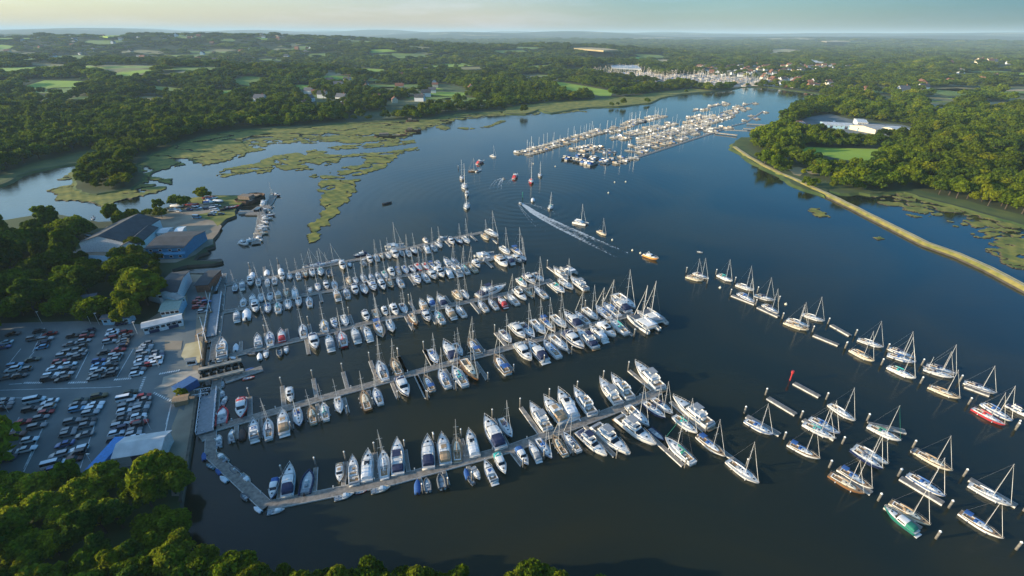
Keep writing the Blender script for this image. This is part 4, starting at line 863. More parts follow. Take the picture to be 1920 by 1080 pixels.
pontoon('walkway_pontoon', [P(407.5,710,.45), P(395.5,808,.45), P(394.5,851,.45), P(501,949,.45)], 2.6, 'lower shore walkway bending out to the nearest pontoon', 'pontoon', gp)
FG = '''A 515 945 538 798;A 728 905 738 750;A 900 865 915 715;A 1098 830 1090 660;A 1290 780 1270 645;A 1450 750 1440 600;G 370 690 335 500;G 615 640 565 460;G 960 530 830 290;G 1235 430 1065 195;G 1440 350 1310 115;H 585 500 492 285;H 850 395 690 205;H 1070 295 878 135;H 530 535 795 800;H 1010 600 1285 850;H 1190 370 1440 590;H 1400 610 1770 880;G 965 545 1075 685;G 1150 500 1250 615;G 1420 420 1500 580;G 415 730 450 850;G 205 775 235 900;G 620 690 650 800;H 820 430 860 470'''
FG2 = '''A 345 460 342 330;A 550 405 538 265;A 745 345 728 220;A 930 290 903 180;A 1108 240 1080 110;A 1280 195 1238 85;A 1440 150 1380 50;A 405 460 415 575;A 585 420 595 520;A 745 370 762 475;A 905 335 930 425;A 1050 290 1082 378;A 1190 245 1232 335;A 1335 195 1408 335;A 265 500 270 580;F 450 740 545 920;F 690 680 790 845;F 950 620 1035 775;F 1160 560 1270 700;F 600 660 510 520;F 375 730 300 580;F 1030 550 935 430;F 1215 490 1115 375;D 960 800 1020 850;F 1440 480 1320 350;D 500 790 410 700;D 740 710 640 610;D 360 860 420 1010;D 600 780 740 900;F 1400 480 1490 630;D 860 660 800 590'''
FG3 = '''E 320 545 315 450;E 535 480 520 380;E 720 440 705 345;E 915 390 885 305;E 1265 300 1240 225;E 870 420 905 555;E 1125 370 1140 505;E 1340 320 1355 440;F 360 230 430 350;F 560 200 620 300;F 910 110 1000 210;F 1190 50 1230 140;D 75 430 140 540;D 290 400 395 490;D 420 360 360 260;F 150 240 130 170;F 440 190 410 110;F 740 130 710 60;B 990 770 1020 835;B 500 860 510 920;B 690 830 680 900;B 1180 740 1170 800;C 390 610 460 690;C 580 575 640 640;C 1030 480 1095 545;C 60 630 80 700;C 220 640 270 700;C 800 520 860 590;C 470 370 520 410;C 640 310 690 350;C 700 320 755 365;C 910 270 980 315;C 590 340 640 390;B 400 640 398 560;B 525 625 520 540;B 650 600 640 520;B 600 625 605 680;B 840 570 850 620;C 1090 300 1150 340;C 1230 440 1290 500;C 1280 435 1350 500'''
SF = {1: 'nearest', 2: 'second', 3: 'farther'}
for q, tx in ((1, FG), (2, FG2), (3, FG3)):
    items = [it.split() for it in tx.split(';')]; pts = [(PC(i[0], float(i[1]), float(i[2]), .4), PC(i[0], float(i[3]), float(i[4]), .4)) for i in items]
    pts.sort(key=lambda t: t[1].x)
    for k, (a, b) in enumerate(pts):
        d = (b-a); L = min(d.length, 14 if d.length < 16 else 45)
        if q == 3: L = max(L, 7.5)
        if d.length < 30 and q > 1: d = Vector((math.cos(AX), math.sin(AX), 0))*(1 if d.y > 0 else -1)
        b = a+d.normalized()*L
        pontoon('finger_pontoon', [a, b], 1.05 if L > 9 else .85, 'narrow finger pontoon, %s from the left among those of the %s pontoon%s' % (ordw(k+1), SF[q], 's' if q == 3 else ''), 'finger pontoon', 'finger pontoons between the berths', z=.40)
        if k % 2 == 0 or q < 3: e = b+d.normalized()*.5; pile(e, 3.4, .22, 'pale capped pile, %s from left at finger ends of the %s pontoons' % (ordw(k+1), SF[q]), 'piles of the near marina')
gq = 'lone pontoons on the river moorings'
MP = [('R3', 580, 170, 795, 285, 'upper bare'), ('R3', 360, 295, 595, 435, 'lower bare'), ('R1', 505, 510, 700, 585, 'farthest'), ('R1', 725, 610, 900, 690, 'second farthest'), ('R1', 1195, 845, 1405, 930, 'empty middle'), ('R1', 1345, 760, 1505, 850, 'empty outer'), ('R4', 450, 480, 785, 680, 'long inner'), ('R4', 990, 490, 1355, 700, 'long right-hand'), ('R4', 0, 455, 225, 600, 'brown lower'), ('R3', 180, 450, 460, 605, 'leftmost'), ('R3', 660, 480, 925, 645, 'pale central'), ('R4', 490, 120, 200, 60, 'upper inner'), ('R4', 610, 880, 330, 700, 'lowest left'), ('R2', 1030, 735, 1240, 812, 'low outer')]
for c, a, b, d, e, nm in MP: pontoon('mooring_pontoon', [PC(c, a, b, .4), PC(c, d, e, .4)], 1.5, '%s mooring pontoon floating alone among the river piles' % nm, 'pontoon', gq, z=.5)
PL = '''R1 120 318;R1 297 410;R1 370 335;R1 530 402;R1 493 505;R1 720 485;R1 705 595;R1 900 565;R1 930 708;R1 1185 820;R1 1315 752;R1 1465 955;R2 20 418;R2 105 312;R2 375 432;R2 325 560;R2 665 562;R2 655 715;R2 985 700;R2 1060 892;R2 205 1028;R2 1465 1085
R3 338 272;R3 160 425;R3 635 465;R3 850 310;R3 1195 490;R3 493 645;R3 985 685;R3 875 885;R3 1460 955;R4 545 245;R4 940 470;R4 430 468;R4 275 660;R4 825 715;R4 725 955;R4 1345 108;R4 1350 1040;W 157 385;D 1035 848;R4 1408 740'''
pts = sorted([PC(*[f(t) for f, t in zip((str, float, float), it.split())]) for it in PL.replace('\n', ';').split(';')], key=lambda p: p.x)
for k, p in enumerate(pts): pile(p, 2.5, .27, 'stout mooring pile with a pale cap, %s from the left among the river moorings' % ordw(k+1))
for (c, u, v, nm, lb) in (('R3', 545, 150, 'red', 'red channel marker post near the bare pontoons'), ('W', 640, 600, 'green', 'green channel post beside the speedboat wake')):
    o = empty('channel_marker', PC(c, u, v)); MB().tube((0, 0, -.5), (0, 0, 3), .22, n=8).build('post', HULLC[nm], o); MB().tube((0, 0, 3), (0, 0, 3.9), .45, .45 if nm == 'red' else .05, n=8).build('topmark', HULLC[nm], o); tag(o, lb, 'channel marker')
def buoy(p, lb):
    if 'buoy' in PROTO: o = copy_tree(PROTO['buoy'][0])
    else:
        bm = bmesh.new(); bmesh.ops.create_icosphere(bm, subdivisions=2, radius=.55); me = bpy.data.meshes.new('ball'); bm.to_mesh(me); bm.free(); me.materials.append(mat('buoy_paint', (.75, .68, .5), .5))
        o = empty('mooring_buoy'); b_ = bpy.data.objects.new('float_ball', me); S.collection.objects.link(b_); b_.parent = o; MB().tube((0, 0, .5), (0, 0, .8), .12, n=6).build('ring', ALU, o)
        bpy.context.view_layer.update(); reg_all(o); PROTO['buoy'] = (o, 1)
    o.location = (p.x, p.y, .15); tag(o, lb, 'buoy', 'mooring buoys on the open river')
for k, (c, u, v) in enumerate(sorted((('W',885,370),('W',1283,568),('W',1413,485),('W',1312,922),('W',1523,1020),('W',1463,1000),('R1',405,450),('W',1330,488),('W',720,350),('R1',960,590)), key=lambda t: px(*t)[0])): buoy(PC(c, u, v), 'pale round mooring buoy, %s from the left on the open river' % ordw(k+1))
# wakes: foam lying on the water
def foam_mat():
    m = bpy.data.materials.new('wake_foam'); m.use_nodes = True; n = m.node_tree; b = n.nodes['Principled BSDF']; b.inputs['Base Color'].default_value = (.55, .60, .62, 1); b.inputs['Roughness'].default_value = .7
    g = n.nodes.new('ShaderNodeNewGeometry'); q = n.nodes.new('ShaderNodeTexNoise'); q.inputs['Scale'].default_value = .55; q.inputs['Detail'].default_value = 8; q.inputs['Roughness'].default_value = .72
    n.links.new(g.outputs['Position'], q.inputs['Vector']); v = n.nodes.new('ShaderNodeVertexColor'); v.layer_name = 'dens'
    mm = n.nodes.new('ShaderNodeMath'); mm.operation = 'ADD'; n.links.new(q.outputs['Fac'], mm.inputs[0]); n.links.new(v.outputs['Color'], mm.inputs[1])
    r = n.nodes.new('ShaderNodeMapRange'); r.inputs['From Min'].default_value = .86; r.inputs['From Max'].default_value = 1.06; r.inputs['To Max'].default_value = .85; n.links.new(mm.outputs[0], r.inputs['Value']); n.links.new(r.outputs[0], b.inputs['Alpha'])
    return m
FOAM = foam_mat()
def wake(pts, d0, lab):
    """pts: centre, half width in metres, density at edges, density at centre"""
    mb = MB(); col = []
    P_ = [PC('W', u, v, .03) for u, v, *_ in pts]; n = len(P_)
    for i, p in enumerate(P_):
        d = (P_[min(i+1, n-1)]-P_[max(i-1, 0)]).normalized(); nn = Vector((-d.y, d.x, 0)); wd, de, dc = pts[i][2:]
        for k in range(7):
            s_ = -1+k/3; mb.v.append(tuple(p+nn*wd*s_)); col.append(0 if abs(s_) > .99 else (de if abs(s_) > .6 else dc if abs(s_) < .1 else (de+dc)/2))
    for i in range(n-1):
        for k in range(6): a = i*7+k; mb.f.append((a, a+1, a+8, a+7)); mb.m.append(0)
    o = mb.build('boat_wake', FOAM); ca = o.data.color_attributes.new('dens', 'FLOAT_COLOR', 'POINT')
    for i, c in enumerate(col): ca.data[i].color = (c, c, c, 1)
    tag(o, kind='structure')
wake([(640,640,.6,.5,.3),(720,655,1.0,.48,.3),(840,700,1.6,.42,.2),(980,760,2.0,.32,.1)], 0, '')
wake([(610,650,.6,.5,.3),(640,700,1.0,.46,.3),(700,770,1.6,.4,.2),(800,860,2.0,.3,.1)], 0, '')
wake([(618,638,1,.6,.8),(660,665,2,.6,.8),(720,710,3.2,.6,.6),(800,755,4,.55,.5),(870,790,4.6,.55,.42),(950,830,5.2,.5,.34),(1050,875,5.6,.54,.34),(1150,925,6,.48,.26),(1260,975,6.5,.42,.18),(1400,1040,7,.34,.10)], 0, '')
wake([(492,456,.8,.6,.6),(478,480,1.6,.5,.4),(468,510,2.2,.42,.3),(465,560,2.6,.3,.2)], 0, '')
wake([(480,456,.8,.5,.5),(440,475,1.6,.45,.3),(412,510,2,.42,.25),(402,570,2.6,.25,.1)], 0, '')
wake([(575,455,.8,.5,.5),(545,475,1.6,.45,.3),(520,510,2,.32,.2)], 0, '')
# ------------------------------------------------------------------ the marina up the river
MID = [('Z1',130,860,1240,530,'outermost left'),('Z1',1270,570,1700,400,'upper left'),('Z2',0,510,400,420,'upper left inner'),('Z1',850,810,1160,740,'short lower left'),('Z1',1350,665,1700,590,'left middle'),('Z2',0,650,520,510,'middle'),
 ('Z1',1070,815,1420,830,'lower middle'),('Z1',770,890,1260,985,'front'),('Z1',1260,990,1600,890,'lower connecting'),('Z2',30,860,980,560,'long inner'),('Z2',60,800,1080,455,'second long inner'),('Z2',150,720,1200,420,'third long inner'),
 ('Z2',700,520,1400,330,'upper right'),('Z2',700,465,910,420,'small upper'),('Z2',760,370,1200,270,'topmost'),('Z2',1090,390,1480,270,'top right'),('Z2',1400,500,1600,370,'far right'),('Z2',900,620,1380,510,'right inner')]
over = MB()
for ri, (c, a, b, d, e, nm) in enumerate(MID):
    A, Bp = PC(c, a, b, .4), PC(c, d, e, .4); v = Bp-A; L = v.length; ang = math.atan2(v.y, v.x); dirv = v.normalized(); nn = Vector((-dirv.y, dirv.x, 0))
    pontoon('far_pontoon', [A, Bp], 2.2, '%s pontoon of the crowded marina up the river' % nm, 'pontoon', 'pontoons of the marina up the river')
    lst = []; pxl = math.hypot(*(np.array(px(c, d, e))-np.array(px(c, a, b)))); n = int(min(pxl/6.6, L/4.3))
    for sd_ in (1, -1):
        for k in range(n):
            if random.random() < (.10 if ri < 4 or nm == 'front' else .22): continue
            kd = 's' if random.random() < .52 else 'm'; ln = random.uniform(7.5, 10)
            if nm == 'front': kd = 'm'; ln = random.uniform(12, 15)
            p = A.lerp(Bp, (k+.5)/n)+nn*sd_*(ln/2+1.3)
            full = COUNT['sailing_yacht' if kd == 's' else 'motor_cruiser'] >= 300
            cov = random.choice(['navy', 'blue', 'white', 'white', 'tan']); an = ang+math.pi/2+random.uniform(-.04, .04)+(math.pi if random.random() < .5 else 0)
            if full: continue
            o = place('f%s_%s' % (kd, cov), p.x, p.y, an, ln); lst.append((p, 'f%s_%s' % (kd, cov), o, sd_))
    for sd_ in (1, -1):
        for kd in 'sm':
            for cov in ('navy', 'blue', 'white', 'tan'):
                q = sorted([t for t in lst if t[3] == sd_ and t[1] == 'f%s_%s' % (kd, cov)], key=lambda t: t[0].x)
                for k, t in enumerate(q): tag(t[2], 'tiny %s, %s cover, %s on %s side of %s far-marina pontoon' % ({'s': 'yacht', 'm': 'motorboat'}[kd], cov, ordw(k+1), 'far' if sd_ > 0 else 'near', nm), CATN[kd], 'boats in the marina up the river')
pontoon('breakwater_pontoon', [PC('Z2', 60, 930, .5), PC('Z2', 1110, 590, .5), PC('Z2', 1400, 600, .5)], 3.0, 'long dark breakwater pontoon closing the marina up the river', 'pontoon', 'pontoons of the marina up the river')
for a, b, lb in (((1030, 625), (1290, 655), 'lower pale pier reaching from the spit to the far marina'), ((1400, 520), (1650, 535), 'upper pale pier beyond the spit'), ((1360, 575), (1640, 590), 'stone causeway between the two pale piers')):
    A, Bp = PC('Z2', *a, 1.4), PC('Z2', *b, 1.4); o = empty('pier', (A.x, A.y, 0)); MB().obox((0, 0), (Bp-A).xy, 5 if 'stone' in lb else 3.4, .9, 1.5).build('deck', CONC, o)
    mb = MB()
    for k in range(7): p = (Bp-A)*(k+.5)/7; mb.tube((p.x, p.y, -.6), (p.x, p.y, .9), .3)
    mb.build('pier_leg', PILE, o); tag(o, lb, 'pier')
# the crowd of boats in the farthest marina: one mass
XA = np.array([(1095,137),(1130,131),(1190,128),(1235,142),(1300,140),(1440,150),(1442,160),(1400,163),(1330,168),(1290,163),(1240,160),(1180,150)])
fw = [P(x, y, 0) for x, y in XA]; fw2 = [(p.x, p.y) for p in fw]
mb = MB(); xs = [p[0] for p in fw2]; ys = [p[1] for p in fw2]; cx = np.mean(xs); rw = 0
sheet('far_marina_hardstanding', [Vector((x, y, LZ+.15)) for x, y in fw2], G_ASPH)
sp_a = R(35); ca, sa = math.cos(sp_a), math.sin(sp_a)
for i in range(-60, 60):
    for j in range(-90, 90):
        u, v = i*15+random.uniform(-1, 1), j*5.2; x, y = np.mean(xs)+u*ca-v*sa*-1, np.mean(ys)-u*sa+v*ca
        if not inside(fw2, np.array([x]), np.array([y]))[0] or random.random() < .40 or i % 3 == 0: continue
        L = random.uniform(9, 14); B = L*.31; t = sp_a*-1+random.uniform(-.06, .06)+(0 if random.random() < .5 else math.pi); c_, s_ = math.cos(t), math.sin(t); o = len(mb.v)
        def W(px_, py_, z): return (x+px_*c_-py_*s_, y+px_*s_+py_*c_, z+LZ)
        mb.add([W(-L/2, -B*.4, 0), W(L*.1, -B/2, 0), W(L/2, 0, .1), W(L*.1, B/2, 0), W(-L/2, B*.4, 0), W(-L/2, -B*.4, 1.7), W(L*.1, -B/2, 1.8), W(L/2, 0, 2.1), W(L*.1, B/2, 1.8), W(-L/2, B*.4, 1.7)], [(0, 1, 6, 5), (1, 2, 7, 6), (2, 3, 8, 7), (3, 4, 9, 8), (4, 0, 5, 9), (5, 6, 7, 8, 9)])
        ci = random.choice([1, 2, 2, 3, 4]); h = random.uniform(.6, 1.6)
        mb.add([W(-L*.25, -B*.33, 1.7), W(L*.15, -B*.3, 1.7), W(L*.15, B*.3, 1.7), W(-L*.25, B*.33, 1.7), W(-L*.22, -B*.26, 1.7+h), W(L*.08, -B*.22, 1.7+h), W(L*.08, B*.22, 1.7+h), W(-L*.22, B*.26, 1.7+h)], [(4, 5, 6, 7), (0, 1, 5, 4), (1, 2, 6, 5), (2, 3, 7, 6), (3, 0, 4, 7)], ci)
        if random.random() < .6:
            a, b_ = W(L*.05, 0, 1), W(L*.04, 0, L*1.25); mb.tube(a, b_, .13, .10, n=3, mi=5)
tag(mb.build('moored_boats', [mat('dimmed_hulls', (.26, .25, .23), .5, var=.5, scale=.08, world=True), mat('dimmed_deck', (.3, .3, .3)), CAN['navy'], CAN['blue'], CAN['tan'], ALU]), 'dense mass of white hulls and masts filling the farthest marina by the village', 'boats', kind='stuff')  # hulls and some cabins toned a darker, mottled grey
# ------------------------------------------------------------------ cars
def car_body(kind):
    L, Wd, zb, zr = {'hatch': (4.1, 1.78, .92, 1.48), 'saloon': (4.7, 1.82, .90, 1.43), 'estate': (4.7, 1.84, .95, 1.52), 'suv': (4.6, 1.9, 1.08, 1.72), 'van': (5.3, 2.0, 1.25, 2.15)}[kind]
    h = Wd/2; mb = MB(); secs = []
    prof = {'hatch': [(-.5,.55,.80,.9),(-.47,.30,.92,.97),(-.30,.28,.94,1),(.1,.28,.93,1),(.28,.28,.86,1),(.45,.32,.70,.93),(.5,.45,.58,.80)],
            'van': [(-.5,.5,1.2,.93),(-.48,.3,1.25,.98),(-.2,.3,1.25,1),(.15,.3,1.2,1),(.32,.3,1.05,1),(.46,.34,.85,.93),(.5,.45,.7,.82)]}.get(kind if kind == 'van' else 'hatch')
    for t, z0, z1, k in prof:
        z1 = z1*(zb/.93 if kind != 'van' else 1); x = t*L
        secs.append([(x, h*k*.92, z0), (x, h*k, (z0+z1)/2), (x, h*k*.94, z1), (x, 0, z1+.03), (x, -h*k*.94, z1), (x, -h*k, (z0+z1)/2), (x, -h*k*.92, z0)])
    mb.loft(secs, closed=False); mb2 = MB(); r0, r1, r2, r3 = {'hatch': (-.46,-.36,.06,.22), 'saloon': (-.36,-.22,.04,.20), 'estate': (-.48,-.42,.05,.20), 'suv': (-.47,-.40,.06,.20), 'van': (-.495,-.485,.20,.36)}[kind]
    zz = zb-.02
    for x, z, k in ((0, 0, 0),): pass
    A = [(r0*L, h*.86, zz), (r1*L, h*.70, zr-.03), (r2*L, h*.70, zr-.03), (r3*L, h*.84, zz)]
    mb2.loft([[(A[0][0], s*A[0][1], A[0][2]), (A[1][0], s*A[1][1], A[1][2]), (A[2][0], s*A[2][1], A[2][2]), (A[3][0], s*A[3][1], A[3][2])] for s in (1, -1)], cap=True)
    mb.box(r1*L-.04, r2*L+.02, -h*.71, h*.71, zr-.035, zr+.03, tx=.04, ty=.12)
    return L, h, mb, mb2
CARC = {'black': (.05,.054,.058), 'grey': (.19,.20,.205), 'silver': (.36,.37,.38), 'white': (.72,.73,.74), 'blue': (.03,.08,.22), 'red': (.30,.018,.02), 'dark blue': (.018,.03,.075), 'green': (.03,.055,.04), 'olive': (.11,.085,.03), 'pale blue': (.16,.33,.48), 'brown': (.09,.04,.03)}
TYRE = mat('tyre', (.015, .015, .015), .8)
CARP = {}
for kd in ('hatch', 'saloon', 'estate', 'suv', 'van'):
    L, h, mb, mb2 = car_body(kd); root = empty('parked_car'); 
    b_ = mb.build('body', mat('car_silver', CARC['silver'], .28, .3, var=.03), root, smooth=False); mb2.build('windows', GLS, root)
    for x in (-.31*L, .31*L):
        for s in (1, -1): MB().tube((x, s*(h-.22), .32), (x, s*(h+.0), .32), .32, n=10).build('wheel', TYRE, root)
    bpy.context.view_layer.update(); reg_all(root); CARP[kd] = [root, False]
def put_car(p, ang, col, kd, z=LZ+.05, place_txt='', grp='cars in the car park', sc=1.0):
    r0 = CARP[kd]; o = copy_tree(r0[0]) if r0[1] else r0[0]; r0[1] = True
    m = mat('car_'+col.replace(' ', '_'), CARC[col], .28, .3 if col != 'white' else .05, var=.03)
    ch = [c for c in (o.children if not KIDS.get(o.name) else KIDS[o.name]) if c.name.startswith('body')]
    if not ch: ch = [c for c in NEWKIDS.get(o.name, []) if c.name.startswith('body')]
    for c in ch:
        c.material_slots[0].link = 'OBJECT'; c.material_slots[0].material = m
    o.location = (p.x, p.y, z); o.rotation_euler = (0, 0, ang); o.scale = (sc*.94,)*3; return o
NEWKIDS = {}
_ct = copy_tree
def copy_tree(o, parent=None, remap=None, skip=()):
    c = _ct.__wrapped__(o, parent) if hasattr(_ct, '__wrapped__') else None
    c = o.copy(); S.collection.objects.link(c); c.parent = parent
    for ch in kids(o):
        d = copy_tree(ch, c); NEWKIDS.setdefault(c.name, []).append(d)
    return c
CARS = {
 'upper lot, first column': 'k88,124;w35,183;u20,215',
 'upper lot, second column': 'k265,107;r335,125;g228,157;k310,160;d290,192;p280,215;n220,298;p100,335;w85,365;k168,365;k135,408;g40,418',
 'upper lot, third column, left line': 'k490,138;k470,193;g430,250;k430,272;r400,312;g385,335;w370,358;w345,403;k330,428',
 'upper lot, third column, right line': 'd600,103;g592,120;r585,142;k568,172;k545,212;g530,232;g540,250;g525,268;k505,290;w470,330;k465,362;k440,395;k420,430',
 'upper lot, fourth column, left line': 'w760,105;w755,123;r745,155;k740,178;k695,252;u665,305;p670,335;w660,368;g655,390;k630,422',
 'upper lot, fourth column, right line': 'r850,113;k850,137;k835,155;g828,172;k830,190;d820,208;r800,235;s780,268;g775,285;s765,303;k750,335;g745,372;k735,400',
 'upper lot, fifth column, left line': 'g990,190;s985,210;g980,228;k965,248;g965,266;s960,286;w955,308;k955,340;g935,368;w920,395',
 'upper lot, fifth column, right line': 'g1060,250;d1060,268;s1055,285;w1050,303;w1050,322;r985,336',
 'lower lot, first column': 's40,575;g30,600;k15,628',
 'lower lot, second column': 'W235,573;w335,583;k210,632;k315,625;r310,655;k275,690;r155,720;g250,748;b110,808;w200,840;w178,903;k55,938;d35,972',
 'lower lot, third column, left line': 'n545,575;k525,600;p525,632;g490,715;g465,775;k455,800;u435,868;k395,940;W365,1005;u370,1035',
 'lower lot, third column, right line': 'o670,545;w645,600;w630,628;s610,660;k595,710;k585,740;g570,805;w530,903;k520,932;b500,970',
 'lower lot, fourth column, left line': 'n880,520;W855,562;s865,588;g850,615;w840,645;g840,675;k810,710;k810,740;d805,768;w785,795;k775,835;b775,895',
 'lower lot, fourth column, right line': 'r970,545;k965,570;g960,603;k950,628;k945,655;w935,680;g930,705;r940,725;k910,745;g905,775;s900,800;w915,825;w895,855'}
CK = {'k': 'black', 'w': 'white', 'u': 'blue', 'r': 'red', 'g': 'grey', 'd': 'dark blue', 'p': 'pale blue', 'n': 'green', 's': 'silver', 'W': 'white', 'b': 'brown', 'o': 'olive'}
a1, a2 = PC('K', 330, 585, 1), PC('K', 235, 640, 1)
CA = PC('K', 1090, 296, 1)-PC('K', 1010, 312, 1); CANG = math.atan2(CA.y, CA.x)
for row, tx in CARS.items():
    seen = {}
    for i, it in enumerate(tx.split(';')):
        u, v = map(float, it[1:].split(',')); col = CK[it[0]] if not (it[0] == 'k' and i % 2) else ('grey' if i % 4 == 1 else 'silver'); kd = 'van' if it[0] == 'W' else ('suv' if it[0] == 'o' else ['hatch', 'estate', 'hatch', 'saloon', 'suv'][(i*3+int(u)) % 5])
        o = put_car(PC('K', u, v+3, LZ+.7), CANG+random.uniform(-.025, .025)+(math.pi if (i+int(u)) % 3 == 0 else 0), col, kd)
        k = (col, kd); seen[k] = seen.get(k, 0)+1
        nm = {'hatch': 'hatchback', 'suv': 'off-roader'}.get(kd, kd); tag(o, '%s %s, %s such down, %s' % (col, nm, ordw(seen[k]), row), 'van' if kd == 'van' else 'car', 'cars parked in the car park')
seen = {}
YARD = 'w395,375,J;s60,300,J;w455,330,J;k360,420,J;k540,400,J;p90,460,J;d275,300,J;w1220,205,Y;u1150,220,Y;w1080,180,Y;w1060,230,Y;d1330,200,Y;s1370,190,Y;w1340,215,Y;p1205,280,Y;s840,335,Y;d890,330,Y;w370,440,Y;u180,545,Y;w255,585,Y;s100,580,Y;w310,615,Y'
for i, it in enumerate(YARD.split(';')):
    a = it[1:].split(','); col = CK[it[0]]; kd = ['hatch', 'van', 'estate', 'suv'][i % 4]; o = put_car(PC(a[2], float(a[0]), float(a[1]), LZ+.7), random.uniform(-.4, .4), col, kd)
    k = (col, kd); seen[k] = seen.get(k, 0)+1; tag(o, '%s %s standing in the boatyard by the sheds, number %s of its colour' % (col, kd, ordw(seen[k])), 'car', 'vehicles in the boatyard')
KC = 'r560,215;r545,235;r565,250;r545,270;u600,235;k590,285;s575,300;g60,372,;w45,362;d30,380'
for i, it in enumerate(KC.split(';')):
    a = it[1:].split(','); o = put_car(PC('Q', float(a[0]), float(a[1]), LZ+.7), CANG, CK[it[0]], ['hatch', 'estate'][i % 2]); tag(o, '%s car, %s among those parked on the quay behind the walkway' % (CK[it[0]], ordw(i+1)), 'car', 'cars parked on the quay')
# ------------------------------------------------------------------ buildings
def shed(name, fl, fr, bl, hgt, ridge, wallm, roofm, label, cat_='building', axis='long', skylights=0, doors=0, doorm=None, windows=0, base=LZ, over=.4):
    """fl, fr: front corners on the ground, bl: back left corner; ridge runs along fl->fr"""
    o = empty(name, (fl.x, fl.y, base)); x = Vector(((fr-fl).x, (fr-fl).y, 0)); W_ = x.length; x.normalize(); y0 = Vector(((bl-fl).x, (bl-fl).y, 0)); y = Vector((-x.y, x.x, 0)); D = y0.dot(y)
    if D < 0: y = -y; D = -D
    o.rotation_euler = (0, 0, math.atan2(x.y, x.x)); sgn = 1 if y.dot(Vector((-x.y, x.x, 0))) > 0 else -1
    Y = lambda v: v*sgn
    mb = MB(); h, rz = hgt, hgt+ridge
    if sgn > 0: mb.add([(0,0,-.3),(W_,0,-.3),(W_,D,-.3),(0,D,-.3),(0,0,h),(W_,0,h),(W_,D,h),(0,D,h),(0,D/2,rz),(W_,D/2,rz)], [(0,1,5,4),(1,2,6,9,5),(2,3,7,6),(3,0,4,8,7)])
    else: mb.add([(0,0,-.3),(W_,0,-.3),(W_,-D,-.3),(0,-D,-.3),(0,0,h),(W_,0,h),(W_,-D,h),(0,-D,h),(0,-D/2,rz),(W_,-D/2,rz)], [(4,5,1,0),(5,9,6,2,1),(6,7,3,2),(7,8,4,0,3)])
    wl = mb.build('wall', wallm, o)
    mb = MB(); k = ridge/(D/2); t = .18; ov = over
    for (ya, yb, za, zb_) in ((-ov, D/2, h-ov*k, rz), (D+ov, D/2, h-ov*k, rz)):
        vs = [(-ov, Y(ya), za+.03), (W_+ov, Y(ya), za+.03), (W_+ov, Y(yb), zb_+.03), (-ov, Y(yb), zb_+.03)]; vs += [(a, b, c+t) for a, b, c in vs]
        mb.add(vs, [(0,1,2,3),(4,7,6,5),(0,4,5,1),(2,6,7,3),(0,3,7,4),(1,5,6,2)])
    rf = mb.build('roof', roofm, o)
    if skylights:
        mb = MB()
        for i in range(skylights):
            xa = W_*(i+.5)/skylights
            for ya, yb in ((D*.12, D*.38), (D*.62, D*.88)):
                zf = lambda yy: h+(yy if yy < D/2 else D-yy)*k+.03+t+.02
                mb.add([(xa-.5, Y(ya), zf(ya)), (xa+.5, Y(ya), zf(ya)), (xa+.5, Y(yb), zf(yb)), (xa-.5, Y(yb), zf(yb))], [(0,1,2,3)])
        mb.build('skylight', mat('skylight', (.55, .60, .62), .3), rf)
    if doors:
        for i in range(doors):
            xa = W_*(i+.5)/doors; MB().box(xa-1.6, xa+1.6, min(Y(-.05), Y(.02)), max(Y(-.05), Y(.02)), -.1, min(h-.4, 3.4)).build('door', doorm or CAN['navy'], o)
    if windows:
        for i in range(windows):
            xa = W_*(i+.5)/windows; zc = h-1.1; f = MB().box(xa-.75, xa+.75, min(Y(-.06), Y(.02)), max(Y(-.06), Y(.02)), zc-.6, zc+.55).build('window', GEL, o)
            MB().box(xa-.62, xa+.62, min(Y(-.09), Y(.0)), max(Y(-.09), Y(.0)), zc-.5, zc+.45).build('pane', GLS, f)
    return tag(o, label, cat_)
WW = mat('white_wall', (.62, .64, .65), .75); GR = mat('grey_sheet_roof', (.045, .05, .056), .85, var=.2, scale=.3); LR = mat('pale_sheet_roof', (.28, .27, .25), .6, var=.2, scale=.25); BR = mat('brick', (.24, .12, .075), .9, var=.25, scale=1.5); TR = mat('clay_tiles', (.20, .085, .05), .9, var=.3, scale=1); SR = mat('slate', (.09, .095, .11), .8, var=.2)
BW = mat('blue_cladding', (.03, .20, .34), .6); BLW = mat('pale_blue_wall', (.30, .48, .58), .7); CREAM = mat('cream_render', (.62, .55, .40), .8); WH2 = mat('white_roof', (.50, .51, .50), .6, var=.15, scale=.3)
g_ = lambda c, u, v: PC(c, u, v, LZ)
shed('boat_shed', g_('K', 800, 1035), g_('K', 1110, 985), g_('K', 845, 905), 3.6, 1.2, mat('shed_wall', (.42, .46, .46), .7), WH2, 'long pale-roofed shed at the bottom of the car park', skylights=0, doors=1)
o = empty('shipping_container', g_('K', 742, 985)); dv = (g_('K', 790, 930)-g_('K', 742, 985)); o.rotation_euler = (0, 0, math.atan2(dv.y, dv.x))
bx = MB(); 
for i in range(24): bx.box(-5.6+i*.47, -5.6+i*.47+.235, -1.5, 1.5, .1, 2.75); bx.box(-5.6+i*.47+.235, -5.6+i*.47+.47, -1.46, 1.46, .1, 2.72)
bx.build('steel_box', mat('bright_blue_steel', (.02, .22, .55), .55, var=.15), o); MB().box(5.70, 5.76, -1.3, 1.3, .2, 2.6).build('door', mat('blue_steel', (.03, .10, .25), .5), o); tag(o, 'bright blue container beside the pale-roofed shed', 'container')
o = empty('shipping_container', g_('Q', 472, 830)); o.rotation_euler = (0, 0, R(64)); bx = MB()
for i in range(13): bx.box(-3+i*.46, -3+i*.46+.23, -1.9, 1.9, .1, 2.7); bx.box(-3+i*.46+.23, -3+i*.46+.46, -1.86, 1.86, .1, 2.68)
